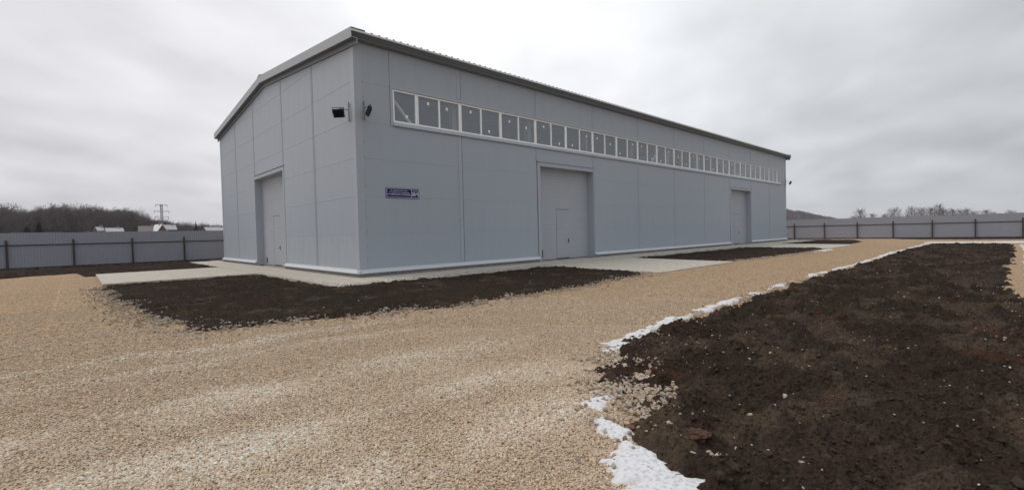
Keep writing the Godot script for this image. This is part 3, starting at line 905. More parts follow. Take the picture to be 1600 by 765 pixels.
func roof(b: Node3D) -> void:
	var ridge := Vector3(0, 8.63, -WID / 2)
	var half := WID / 2 + 0.36
	var slope := Vector3(0, -(8.63 - 7.66), half).normalized()   # down towards the front
	var run := Vector2(8.63 - 7.66, half).length()
	var deck := MB.new()                                         # roof panels under the ribbed sheet
	for s in [1.0, -1.0]:
		var w := Vector3(0, slope.y, slope.z * s)
		var nn: Vector3 = (w.cross(UX) * s).normalized()
		var pr := PackedVector2Array([Vector2(0.0, -0.17), Vector2(run - 0.3, -0.17), Vector2(run - 0.3, -0.012), Vector2(0.0, -0.012)])
		if s > 0:
			deck.sweep(pr, ridge + UX * (LEN + 0.15), ridge - UX * 0.12, w, nn)
		else:
			deck.sweep(pr, ridge - UX * 0.12, ridge + UX * (LEN + 0.15), w, nn)
	var rf := put("roof", deck.mesh(), M.inside, b)
	# ribbed sheets, one every 1.02 m, four ribs each
	var pitch := 0.255
	var prof := PackedVector2Array()
	for k in 4:
		var a := k * pitch
		for q in [[0.0, 0.0], [0.085, 0.0], [0.103, 0.032], [0.15, 0.032], [0.168, 0.0]]:
			prof.append(Vector2(a + q[0], q[1]))
	prof.append(Vector2(4 * pitch - 0.003, 0.0))
	for k in range(prof.size() - 1, -1, -1):
		prof.append(Vector2(prof[k].x, prof[k].y - 0.004))
	prof.reverse()
	var ms := []
	for s in [1.0, -1.0]:
		var w := Vector3(0, slope.y, slope.z * s)
		var nn: Vector3 = (w.cross(UX) * s).normalized()
		var mb := MB.new()
		if s > 0:
			mb.sweep(prof, Vector3.ZERO, w * run, UX, nn)
		else:
			mb.sweep(prof, w * run, Vector3.ZERO, UX, nn)
		ms.append(mb.mesh())
	for s in 2:
		for k in 40:
			put("roof_sheet", ms[s], M.verge, rf).position = ridge + Vector3(-0.17 + k * 1.02, 0.0, 0)
	# eaves along the long sides: light lip, inward-leaning fascia, soffit
	var ev := PackedVector2Array([Vector2(0.01, 7.44), Vector2(0.17, 7.455), Vector2(0.2, 7.475), Vector2(0.205, 7.505), Vector2(0.255, 7.52), Vector2(0.335, 7.60), Vector2(0.355, 7.605), Vector2(0.362, 7.645), Vector2(0.345, 7.652), Vector2(0.0, 7.64)])
	for s in [1.0, -1.0]:
		var mb := MB.new()
		var zo := 0.0 if s > 0 else -WID
		if s > 0:
			mb.sweep(ev, Vector3(LEN + 0.2, 0, zo), Vector3(-0.20, 0, zo), GZ, UY)
		else:
			mb.sweep(ev, Vector3(-0.20, 0, zo), Vector3(LEN + 0.2, 0, zo), -GZ, UY)
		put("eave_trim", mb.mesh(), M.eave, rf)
		var lp := MB.new()
		var pr := PackedVector2Array([Vector2(0.345, 7.595), Vector2(0.39, 7.588), Vector2(0.402, 7.605), Vector2(0.392, 7.65), Vector2(0.345, 7.662)])
		if s > 0:
			lp.sweep(pr, Vector3(LEN + 0.21, 0, zo), Vector3(-0.21, 0, zo), GZ, UY)
		else:
			lp.sweep(pr, Vector3(-0.21, 0, zo), Vector3(LEN + 0.21, 0, zo), -GZ, UY)
		put("drip_edge", lp.mesh(), M.white_edge, rf)
	# verges on both gables: fascia board, soffit, frieze, cap
	for e in [[0.0, -1.0], [LEN, 1.0]]:
		var x: float = e[0]
		var dx: float = e[1]
		for s in [1.0, -1.0]:
			var a := Vector3(0, 8.63, -WID / 2)
			var c := Vector3(0, 7.665, -WID / 2 + s * half)
			verge_bar(rf, "verge_fascia", a, c, x + dx * 0.22, x + dx * 0.20, -0.262, 0.045, M.verge)
			verge_bar(rf, "verge_cap", a, c, x + dx * 0.215, x - dx * 0.25, 0.036, 0.05, M.verge)
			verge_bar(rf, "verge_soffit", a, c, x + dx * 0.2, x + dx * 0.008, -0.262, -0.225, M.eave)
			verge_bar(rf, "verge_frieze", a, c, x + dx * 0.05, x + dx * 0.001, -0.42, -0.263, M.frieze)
	var rc := MB.new()
	rc.sweep(PackedVector2Array([Vector2(-0.25, -0.0), Vector2(0.25, -0.0), Vector2(0.25, 0.02), Vector2(0.0, 0.07), Vector2(-0.25, 0.02)]), ridge + Vector3(LEN + 0.23, 0.036, 0), ridge + Vector3(-0.23, 0.036, 0), GZ, UY)
	put("ridge_cap", rc.mesh(), M.verge, rf)

func verge_bar(parent: Node3D, called: String, a: Vector3, c: Vector3, xa: float, xb: float, ylo: float, yhi: float, m: Material) -> void:
	var mb := MB.new()
	var lo := minf(xa, xb)
	var hi := maxf(xa, xb)
	var p := []
	for q in [[a, ylo], [a, yhi], [c, ylo], [c, yhi]]:
		for x in [lo, hi]:
			p.append(Vector3(x, q[0].y + q[1], q[0].z))
	# p: 0,1 a-low; 2,3 a-high; 4,5 c-low; 6,7 c-high
	if c.z > a.z:
		mb.quad(p[1], p[0], p[4], p[5]); mb.quad(p[2], p[3], p[7], p[6]); mb.quad(p[0], p[2], p[6], p[4])
		mb.quad(p[3], p[1], p[5], p[7]); mb.quad(p[4], p[6], p[7], p[5]); mb.quad(p[2], p[0], p[1], p[3])
	else:
		mb.quad(p[0], p[1], p[5], p[4]); mb.quad(p[3], p[2], p[6], p[7]); mb.quad(p[2], p[0], p[4], p[6])
		mb.quad(p[1], p[3], p[7], p[5]); mb.quad(p[6], p[4], p[5], p[7]); mb.quad(p[0], p[2], p[3], p[1])
	put(called, mb.mesh(), m, parent)

func frame_inside(b: Node3D) -> void:
	for i in range(0, 11):
		var x := clampf(BAY[i], 0.45, LEN - 0.45)
		for z in [-0.5, -WID + 0.5]:
			var mb := MB.new()                                   # I-section column
			mb.box(Vector3(x - 0.1, 0.11, z - 0.11), Vector3(x + 0.1, 7.3, z - 0.095))
			mb.box(Vector3(x - 0.1, 0.11, z + 0.095), Vector3(x + 0.1, 7.3, z + 0.11))
			mb.box(Vector3(x - 0.006, 0.11, z - 0.0949), Vector3(x + 0.006, 7.3, z + 0.0949))
			put("column", mb.mesh(), M.inside, b)
		var r := MB.new()
		r.tube([Vector3(x, 7.35, -0.5), Vector3(x, 8.3, -WID / 2), Vector3(x, 7.35, -WID + 0.5)], [0.1, 0.1, 0.1], 4)
		put("rafter", r.mesh(), M.inside, b)
	for q in [[1.25, 6.3, 2.5, 4.9], [2.5, 4.9, 3.7, 3.5], [17.2, 4.3, 19.6, 6.9]]:
		var mb := MB.new()
		mb.tube([Vector3(q[0], q[1], -0.36), Vector3(q[2], q[3], -0.36)], [0.06, 0.06], 8)
		put("brace", mb.mesh(), M.steel, b)

# a lamp on an arm: built round the foot of its pole on the wall, wall outwards = +z, then turned
func make_floodlight(label: String, at: Vector3, turn: float, swing: float, reach: float) -> Node3D:
	var t := thing("floodlight", label, "floodlight", at, turn, "floodlights on the warehouse walls")
	var p := MB.new()
	p.rect(-0.016, 0.0, 0.016, 0.60, Vector3(0, 0, 0.05), UX, UY, 0.035, 0.004)
	put("pole", p.mesh(), M.galv, t)
	var br := MB.new()
	br.rect(-0.025, 0.02, 0.025, 0.06, Vector3(0, 0, 0.015), UX, UY, 0.014, 0.002)
	br.rect(-0.025, 0.5, 0.025, 0.54, Vector3(0, 0, 0.015), UX, UY, 0.014, 0.002)
	put("wall_clamp", br.mesh(), M.galv, t)
	var arm := MB.new()
	arm.tube([Vector3(0, 0.36, 0.05), Vector3(0, 0.37, reach)], [0.014, 0.014], 8)
	put("arm", arm.mesh(), M.galv, t)
	var head := Transform3D(Basis(UY, swing) * Basis(UX, 0.42), Vector3(0, 0.21, reach + 0.03))
	var body := MB.new()
	var bp := PackedVector2Array([Vector2(-0.17, -0.13), Vector2(0.17, -0.13), Vector2(0.17, 0.13), Vector2(-0.17, 0.13)])
	body.slab(bp, head * Vector3(0, 0, 0.05), head.basis.x, head.basis.y, 0.05, 0.012)
	for k in 9:
		var x := -0.15 + k * 0.0375
		body.box(Vector3(x - 0.006, -0.12, -0.06), Vector3(x + 0.006, 0.12, -0.0005), head)
	put("lamp_body", body.mesh(), M.black, t)
	var gl := MB.new()
	gl.rect(-0.145, -0.105, 0.145, 0.105, head * Vector3(0, 0, 0.0525), head.basis.x, head.basis.y, 0.002, 0.0005)
	put("lens", gl.mesh(), M.lens, t)
	var yk := MB.new()
	var top := Vector3(0, 0.375, reach)
	for s in [-1.0, 1.0]:
		yk.tube([head * Vector3(s * 0.185, 0.0, 0.02), head * Vector3(s * 0.185, 0.17, -0.01), top], [0.011, 0.011, 0.011], 6)
	put("yoke", yk.mesh(), M.black, t)
	return t

func floodlights() -> void:
	make_floodlight("black floodlight on a thin pole on the gable, left of the near corner", Vector3(-0.02, 5.02, -0.33), -PI / 2, 0.75, 0.33)
	make_floodlight("black floodlight on a thin pole on the long side, right of the near corner", Vector3(0.29, 5.05, 0.02), 0.0, 1.1, 0.30)
	make_floodlight("small black floodlight at the far right end of the warehouse", Vector3(40.06, 4.98, 0.02), 0.0, 0.5, 0.36)

func text(parent: Node3D, s: String, x0: float, x1: float, y: float, cap: float, z: float) -> void:
	var tm := TextMesh.new()
	var f := SystemFont.new()
	f.font_names = PackedStringArray(["Droid Sans"])
	f.font_weight = 700
	tm.font = f
	tm.text = s
	tm.font_size = 64
	tm.pixel_size = 0.001
	tm.depth = 0.002
	tm.curve_step = 4.0
	tm.horizontal_alignment = HORIZONTAL_ALIGNMENT_CENTER
	var bb := tm.get_aabb()
	var o := put("lettering", tm, M.ink, parent)
	var sx := (x1 - x0) / bb.size.x
	var sy := cap / bb.size.y
	o.scale = Vector3(sx, sy, 1.0)
	o.position = Vector3((x0 + x1) / 2 - (bb.position.x + bb.size.x / 2) * sx, y - (bb.position.y + bb.size.y / 2) * sy, z)

func sign_board() -> void:
	var t := thing("address_sign", "blue address sign with white lettering on the long wall near the corner", "sign", Vector3(0.96, 2.635, 0.0))
	var p := MB.new()
	p.rect(0, 0, 1.255, 0.335, Vector3(0, 0, 0.022), UX, UY, 0.0205, 0.003)
	put("plate", p.mesh(), M.blue, t)
	var r := MB.new()
	var z := Vector3(0, 0, 0.0245)
	r.rect(0.022, 0.018, 1.233, 0.03, z, UX, UY, 0.002, 0.0005)
	r.rect(0.022, 0.305, 1.233, 0.317, z, UX, UY, 0.002, 0.0005)
	r.rect(0.022, 0.031, 0.036, 0.304, z, UX, UY, 0.002, 0.0005)
	r.rect(1.219, 0.031, 1.233, 0.304, z, UX, UY, 0.002, 0.0005)
	r.rect(0.935, 0.031, 0.949, 0.304, z, UX, UY, 0.002, 0.0005)
	put("border", r.mesh(), M.ink, t)
	text(t, "УЛ. МОЖАЙСКАЯ ПОС.,", 0.14, 0.82, 0.245, 0.036, 0.0235)
	text(t, "1-А КИРП. Й УТСВИНОЙ,", 0.10, 0.87, 0.18, 0.036, 0.0235)
	text(t, "ОТ ЗЖОК.ОБЛ./УТСВИНКА", 0.06, 0.91, 0.115, 0.036, 0.0235)
	text(t, "ДОМ №", 0.985, 1.18, 0.245, 0.032, 0.0235)
	text(t, "20/1", 0.965, 1.205, 0.145, 0.115, 0.0235)

# ---------------------------------------------------------------- fences
func fence_sheet_mesh() -> ArrayMesh:                            # 1.0 m of folded sheet along +x, face towards +z
	var pr := PackedVector2Array()
	for k in 8:
		var a := k * 0.125
		for q in [[0.0, 0.0], [0.075, 0.0], [0.085, -0.010], [0.115, -0.010]]:
			pr.append(Vector2(a + q[0], q[1]))
	pr.append(Vector2(0.998, 0.0))
	for k in range(pr.size() - 1, -1, -1):
		pr.append(pr[k] - Vector2(0, 0.003))
	var mb := MB.new()
	# (x, z) profile swept upwards; x cross z points down, so go from the top to the bottom
	pr.reverse()
	var rev := PackedVector2Array()
	for q in pr:
		rev.append(q)
	if Geometry2D.is_polygon_clockwise(rev):
		rev.reverse()
	mb.sweep(rev, Vector3(0, 2.03, 0), Vector3(0, 0.03, 0), UX, GZ)
	return mb.mesh()

func fence_run(label: String, at: Vector3, turn: float, from: float, to: float, posts: Array) -> void:
	var t := thing("fence", label, "fence", at, turn)
	var sm := fence_sheet_mesh()
	var x := from
	while x < to - 0.01:
		put("fence_sheet", sm, M.fence, t).position = Vector3(x, rng.randf_range(-0.012, 0.012), 0.0)
		x += 1.0
	var pm := MB.new()
	pm.rect(-0.045, -0.3, 0.045, 1.64, Vector3(0, 0, 0.125), UX, UY, 0.08, 0.006)
	var pmesh := pm.mesh()
	for q in posts:
		put("post", pmesh, M.post, t).position = Vector3(q, 0, 0)
	for y in [0.12, 1.36]:
		var r := MB.new()
		r.rect(from, y - 0.025, to, y + 0.025, Vector3(0, 0, 0.043), UX, UY, 0.04, 0.004)
		put("rail", r.mesh(), M.post, t)

func fences() -> void:
	var pl := []
	for k in range(-10, 12):
		pl.append(-1.33 + 2.62 * k)
	fence_run("grey profiled metal fence with brown posts left of the warehouse", Vector3(0, 0, -22.75), 0.0, -28.0, 28.0, pl)
	var pr := []
	for k in range(-9, 12):                                     # along the run, x of the run = -z of the place
		pr.append(-1.7 + 2.69 * k)
	fence_run("grey profiled metal fence with dark posts beyond the warehouse on the right", Vector3(48.5, -0.03, 0), -PI / 2, -22.0, 30.0, pr.map(func(q): return q * 1.0))

# ---------------------------------------------------------------- trees, houses, pylon
func tree_parts(sd_: int, high: float, spread: float, start: float, twigs: int, tw: float) -> Array:
	var r := RandomNumberGenerator.new()
	r.seed = sd_
	var trunk := MB.new()
	var crown := MB.new()
	var lean := Vector3(r.randf_range(-0.03, 0.03), 0, r.randf_range(-0.03, 0.03))
	var top := Vector3(0, high * 0.92, 0) + lean * high
	trunk.tube([Vector3(0, -0.3, 0), Vector3(0, high * 0.3, 0) + lean * high * 0.2, Vector3(0, high * 0.65, 0) + lean * high * 0.6, top], [high * 0.017, high * 0.013, high * 0.008, high * 0.002], 6)
	var limbs := 24
	for k in limbs:
		var phi := lerpf(-0.75, 1.35, (k + r.randf()) / limbs)      # ends spread over an egg-shaped crown
		var az := k * 2.4 + r.randf_range(-0.5, 0.5)
		var full := r.randf_range(0.72, 1.1)
		var end := Vector3(cos(az) * cos(phi) * spread * full, 0.64 + 0.36 * sin(phi) * full, sin(az) * cos(phi) * spread * full) * high + lean * high * 0.6
		var foot := clampf(end.y / high - 1.15 * cos(phi) * spread - 0.05, start, 0.9)
		var at := Vector3(0, high * foot, 0) + lean * high * foot
		var reach := at.distance_to(end)
		var d := (end - at).normalized()
		var mid := at.lerp(end, 0.5) + Vector3(0, -0.04 * reach, 0)
		trunk.tube([at, mid, end], [high * 0.005, high * 0.0032, high * 0.0012], 3)
		for j in twigs:
			var s := r.randf_range(0.25, 1.05)
			var p: Vector3 = (at.lerp(mid, s * 2) if s < 0.5 else mid.lerp(end, s * 2 - 1)) + Vector3(r.randfn(), r.randfn(), r.randfn()) * reach * 0.13
			var dir := (d * 0.6 + Vector3(r.randfn() * 0.7, 0.6 + r.randfn() * 0.5, r.randfn() * 0.7)).normalized()
			var l := reach * r.randf_range(0.18, 0.42)
			var side := dir.cross(Vector3(r.randfn(), r.randfn(), r.randfn())).normalized() * tw * high
			crown.tri(p - side, p + side, p + dir * l)
	return [trunk.mesh(), crown.mesh()]

func make_tree(called: String, label: String, group: String, parts: Array, at: Vector3, turn: float, sc: Vector3, bark: Material, twig: Material) -> Node3D:
	var t := thing(called, label, "tree", at, turn, group)
	put("trunk", parts[0], bark, t).scale = sc
	put("crown", parts[1], twig, t).scale = sc
	return t

func conifer(sd_: int, high: float) -> Array:
	var r := RandomNumberGenerator.new()
	r.seed = sd_
	var trunk := MB.new()
	var crown := MB.new()
	trunk.tube([Vector3(0, -0.3, 0), Vector3(0, high, 0)], [high * 0.02, high * 0.002], 6)
	for k in 700:
		var t := pow(r.randf(), 0.8) * 0.9 + 0.08
		var reach := high * 0.24 * (1.02 - t) * r.randf_range(0.5, 1.1)
		var az := r.randf() * TAU
		var d := Vector3(cos(az), r.randf_range(-0.35, 0.1), sin(az))
		var p := Vector3(0, high * t, 0) + d * reach * 0.35
		var side := Vector3(-d.z, r.randf_range(-0.4, 0.4), d.x).normalized() * high * 0.022
		crown.tri(p - side, p + side, p + d * reach * 0.75)
	return [trunk.mesh(), crown.mesh()]

func far_things() -> void:
	var kinds := []
	for k in 6:
		kinds.append(tree_parts(100 + k, 10.0, 0.27 + 0.03 * (k % 3), 0.30 - 0.03 * k, 60, 0.0036))
	var forest_top := func(x: float) -> float:                   # height of the wood along z = -230
		if x < 12.0:
			return 15.2 + 0.7 * N1.get_noise_2d(x * 0.1, 3.0)
		var q := [[12.0, 13.6], [15.0, 12.0], [18.0, 10.6], [24.0, 9.8], [31.0, 9.2], [43.0, 8.0], [300.0, 8.0]]
		for k in q.size() - 1:
			if x < q[k + 1][0]:
				return lerpf(q[k][1], q[k + 1][1], clampf((x - q[k][0]) / (q[k + 1][0] - q[k][0]), 0.0, 1.0)) + 0.5 * N1.get_noise_2d(x * 0.15, 9.0)
		return 8.0
	# the front of the wood: single trees; behind them the mass
	var n := 0
	for k in 120:
		var x := -48.0 + k * 0.92 + rng.randf_range(-0.5, 0.5)
		var z := -226.0 - rng.randf_range(0.0, 9.0)
		var hh: float = forest_top.call(x) * rng.randf_range(0.80, 1.07)
		var s := hh / 10.0
		var birch := rng.randf() < 0.4
		make_tree("bare_tree", "bare brown winter tree in the wood beyond the left fence", "bare trees of the wood beyond the left fence", kinds[rng.randi() % 6], Vector3(x, -0.1, z), rng.randf() * TAU, Vector3(s * 0.9, s, s * 0.9), M.birch if birch else M.bark, M.twig)
		n += 1
	var buf := PackedFloat32Array()
	var buf2 := PackedFloat32Array()
	for k in 1500:
		var x := rng.randf_range(-140.0, 180.0)
		var z := rng.randf_range(-330.0, -236.0)
		if x > 70.0:
			z -= 30.0
		var hh: float = forest_top.call(-6.5 + (x + 6.5) * 244.0 / (14.0 - z)) * rng.randf_range(0.62, 0.92) * ((14.0 - z) / 246.0)
		var s := hh / 10.0
		var b := Basis(UY, rng.randf() * TAU).scaled(Vector3(s, s, s))
		add_copy(buf, b, Vector3(x, -0.1, z), Color(1, 1, 1))
	var both := MB.new()
	for m in kinds[1]:
		var a: Array = m.surface_get_arrays(0)
		both.v.append_array(a[Mesh.ARRAY_VERTEX])
		both.n.append_array(a[Mesh.ARRAY_NORMAL])
	scatter("woodland", both.mesh(), M.twig, buf)
	# undergrowth at the foot of the wood
	for k in 900:
		var x := rng.randf_range(-60.0, 80.0)
		var s := rng.randf_range(0.25, 0.5)
		add_copy(buf2, Basis(UY, rng.randf() * TAU).scaled(Vector3(s * 1.5, s, s * 1.5)), Vector3(x, -0.8, rng.randf_range(-222.0, -200.0)), Color(1, 1, 1))
	scatter("undergrowth", both.mesh(), M.twig, buf2)
	# dark conifers before the wood
	var cf := conifer(7, 10.0)
	make_tree("spruce_tree", "dark spruce rising over the fence at the left edge of the picture", "", cf, Vector3(-11.6, -0.1, -120), 0.3, Vector3(1.15, 0.62, 1.15), M.bark, M.pine)
	make_tree("spruce_tree", "lower dark spruce just left of the spruce at the left edge", "", cf, Vector3(-13.3, -0.1, -121), 1.3, Vector3(1.3, 0.53, 1.3), M.bark, M.pine)
	make_tree("spruce_tree", "dark spruce standing right of the pylon and the snowy roofs", "", cf, Vector3(14.9, -0.1, -120), 2.3, Vector3(0.7, 0.62, 0.7), M.bark, M.pine)
	# trees over the right fence: separate crowns
	var rt := [[1345, -33.1, 0.83, 2, "thin pale"], [1365, -29.3, 0.62, 1, "low bushy"], [1334, -37.0, 0.55, 3, "small sparse"], [1383, -24.6, 0.60, 0, "slim sparse"], [1397, -21.7, 0.83, 2, "rounded pale"], [1421, -16.5, 0.84, 4, "tall dense"], [1441, -12.6, 0.78, 5, "narrow dark"], [1452, -9.9, 0.80, 3, "broad leaning"], [1463, -7.6, 0.88, 4, "highest dense"], [1474, -5.6, 0.70, 1, "broad low"], [1487, -3.3, 0.72, 0, "pointed bushy"], [1500, -1.0, 0.66, 2, "dense rounded"], [1513, 1.2, 0.66, 4, "dark tufted"], [1524, 3.2, 0.56, 5, "thin low"], [1541, 6.2, 0.62, 3, "lone dark"], [1553, 8.4, 0.5, 1, "small dark"], [1581, 12.9, 0.55, 2, "pale isolated"]]
	var ords := ["third", "fifth", "second", "sixth", "seventh", "eighth", "ninth", "tenth", "eleventh", "twelfth", "thirteenth", "fourteenth", "fifteenth", "sixteenth", "seventeenth", "eighteenth", "last"]
	for k in rt.size():
		var q: Array = rt[k]
		var s: float = q[2]
		make_tree("bare_tree", "%s bare tree over the right fence, %s from the warehouse in the row" % [q[4], ords[k]], "bare trees beyond the right fence", kinds[q[3]], Vector3(250.0 + (k % 3) * 3.0, -0.1, q[1]), k * 1.3, Vector3(s * 0.95, s, s * 0.95), M.bark, M.twig)
	var sb := PackedFloat32Array()
	for k in 150:
		var z := rng.randf_range(-40.0, 16.0)
		if absf(N1.get_noise_2d(z * 0.12, 5.0)) < 0.1:
			continue
		var s := rng.randf_range(0.15, 0.34)
		add_copy(sb, Basis(UY, rng.randf() * TAU).scaled(Vector3(s * 1.3, s, s * 1.3)), Vector3(rng.randf_range(252.0, 275.0), -0.1, z), Color(1, 1, 1))
	scatter("brushwood", both.mesh(), M.twig, sb)
	# low wooded hill at the far right end of the warehouse
	var hill_h := func(x: float, z: float) -> float:
		var p := Vector2(x - 760.0, z + 250.0)
		return 21.5 * smoothstep(125.0, 20.0, p.length()) - 0.2
	var hill := sheet(axis([600.0, 920.0, 12.0]), axis([-420.0, -110.0, 12.0]), func(x: float, z: float) -> Array: return [hill_h.call(x, z), Color(0.032, 0.028, 0.027)], -0.15)
	structure(put("hill", hill, M.field), "low dark wooded hill far beyond the right fence")
	var hb := PackedFloat32Array()
	for k in 1400:
		var p := Vector2(rng.randf_range(640.0, 800.0), rng.randf_range(-370.0, -120.0))
		var y: float = hill_h.call(p.x, p.y)
		if y < 0.3:
			continue
		var s := rng.randf_range(0.45, 0.75)
		add_copy(hb, Basis(UY, rng.randf() * TAU).scaled(Vector3(s * 1.4, s, s * 1.4)), Vector3(p.x, y - 0.3, p.y), Color(1, 1, 1))
	scatter("hill_wood", both.mesh(), M.twig, hb)
	houses()
	pylon()

func house(label: String, at: Vector3, turn: float, w: float, d: float, wall_h: float, rise: float, wall: Color, rc: Color, snowy: bool) -> void:
	var t := thing("house", label, "house", at, turn, "houses beyond the left fence")
	var wm := mat(wall, 0.9)
	var mb := MB.new()
	mb.sweep(PackedVector2Array([Vector2(-d / 2, -0.2), Vector2(d / 2, -0.2), Vector2(d / 2, wall_h), Vector2(0, wall_h + rise), Vector2(-d / 2, wall_h)]), Vector3(w / 2, 0, 0), Vector3(-w / 2, 0, 0), GZ, UY)
	put("wall", mb.mesh(), wm, t)
	var rm: Material = M.roof_snow if snowy else mat(rc, 0.85)
	var r := MB.new()
	var e := 0.35
	var k := rise / (d / 2)
	r.sweep(PackedVector2Array([Vector2(-d / 2 - e, wall_h - k * e + 0.02), Vector2(0, wall_h + rise + 0.02), Vector2(d / 2 + e, wall_h - k * e + 0.02), Vector2(d / 2 + e, wall_h - k * e + 0.2), Vector2(0, wall_h + rise + 0.22), Vector2(-d / 2 - e, wall_h - k * e + 0.2)]), Vector3(w / 2 + e, 0, 0), Vector3(-w / 2 - e, 0, 0), GZ, UY)
	var ro := put("roof", r.mesh(), rm, t)
	var ch := MB.new()
	ch.box(Vector3(w * 0.2, wall_h + rise * 0.4, -0.25), Vector3(w * 0.2 + 0.5, wall_h + rise + 0.7, 0.25))
	put("chimney", ch.mesh(), M.plinth, ro)
	var gb := MB.new()
	gb.rect(-0.5, wall_h * 0.45, 0.5, wall_h * 0.85, Vector3(0, 0, d / 2 + 0.04), UX, UY, 0.05, 0.01)
	put("window", gb.mesh(), M.lens, t)
	var gb2 := MB.new()
	gb2.rect(-0.45, wall_h * 0.75, 0.45, wall_h * 0.75 + 1.0, Vector3(-w / 2 - 0.04, 0, 0), GZ, UY, 0.05, 0.01)
	put("window", gb2.mesh(), M.lens, t)

func houses() -> void:
	house("low house with a bright snowy roof among dark trees, leftmost over the fence", Vector3(1.45, 0, -152), 0.05, 3.1, 6.0, 3.9, 1.2, Color(0.12, 0.10, 0.09), Color.WHITE, true)
	house("small shed with a pale roof left of the low snowy-roofed house", Vector3(-1.5, 0, -154), 0.2, 0.9, 3.0, 4.6, 0.85, Color(0.10, 0.09, 0.09), Color(0.5, 0.5, 0.5), true)
	house("house with a brown roof facing the gable house, left of the pylon foot", Vector3(8.8, 0, -153), -0.1, 3.6, 5.0, 4.2, 1.4, Color(0.22, 0.19, 0.18), Color(0.13, 0.105, 0.10), false)
	house("brown gable house with white bargeboards just right of the brown roof", Vector3(10.95, 0, -150), -PI / 2 + 0.2, 5.0, 2.2, 4.2, 1.75, Color(0.14, 0.09, 0.07), Color(0.62, 0.62, 0.64), false)
	house("house with a rounded snowy roof at the foot of the pylon", Vector3(13.2, 0, -151), 0.0, 2.9, 5.0, 4.6, 1.2, Color(0.09, 0.075, 0.07), Color.WHITE, true)
	house("long low shed with a white roof beside the warehouse's left edge", Vector3(24.8, 0, -150), 0.0, 5.4, 5.0, 4.1, 0.95, Color(0.12, 0.11, 0.11), Color.WHITE, true)

func pylon() -> void:
	var t := thing("pylon", "steel lattice power pylon with crossarms above the wood on the left", "pylon", Vector3(19.8, 0, -222), 0.15)
	var high := 16.4
	var legs := MB.new()
	var half := func(y: float) -> float: return lerpf(1.5, 0.30, clampf(y / 9.0, 0.0, 1.0)) if y < 9.0 else 0.30
	var lev := [0.0, 2.0, 4.0, 6.0, 7.6, 9.0, 10.2, 11.4, 12.6, 13.8, 15.0, high]
	for s in [[1, 1], [1, -1], [-1, 1], [-1, -1]]:
		var lg := MB.new()
		var pts := []
		var rad := []
		for y in lev:
			var h: float = half.call(y)
			pts.append(Vector3(s[0] * h, y, s[1] * h)); rad.append(0.06)
		lg.tube(pts, rad, 4)
		put("leg", lg.mesh(), M.galv, t)
	for k in lev.size() - 1:
		var a: float = half.call(lev[k])
		var c: float = half.call(lev[k + 1])
		for q in 4:
			var r := Basis(UY, q * PI / 2)
			legs.tube([r * Vector3(-a, lev[k], a), r * Vector3(c, lev[k + 1], c)], [0.045, 0.045], 3)
			legs.tube([r * Vector3(a, lev[k], a), r * Vector3(-c, lev[k + 1], c)], [0.045, 0.045], 3)
	put("lattice", legs.mesh(), M.galv, t)
	for y in [[16.2, 1.9], [13.7, 2.5], [11.4, 2.3]]:
		var arm := MB.new()
		for s in [-1.0, 1.0]:
			for z in [-0.25, 0.25]:
				arm.tube([Vector3(s * 0.3, y[0] + 0.05, z), Vector3(s * y[1], y[0], 0)], [0.05, 0.045], 4)
				arm.tube([Vector3(s * 0.3, y[0] - 0.55, z), Vector3(s * y[1], y[0], 0)], [0.05, 0.05], 4)
		var ar := put("crossarm", arm.mesh(), M.galv, t)
		for s in [-1.0, 1.0]:
			var ins := MB.new()
			ins.tube([Vector3(s * y[1], y[0], 0), Vector3(s * y[1], y[0] - 1.0, 0)], [0.08, 0.08], 5)
			put("insulator", ins.mesh(), M.black, ar)

# ---------------------------------------------------------------- loose stones on the ground
func stone_color(s: float) -> Color:
	var r := rng.randf()
	var k := rng.randf_range(0.82, 1.14)
	var c: Color
	if r < 0.46 - 0.36 * s:
		c = Color(0.55, 0.418, 0.295)
	elif r < 0.78 - 0.40 * s:
		c = Color(0.61, 0.488, 0.36)
	elif r < 0.93:
		c = Color(0.66, 0.57, 0.44).lerp(Color(0.68, 0.64, 0.56), s)
	elif r < 0.97:
		c = Color(0.50, 0.44, 0.365)
	else:
		c = Color(0.34, 0.235, 0.15)
	k *= 0.74 + 0.10 * s
	return Color(c.r * k, c.g * k, c.b * k)

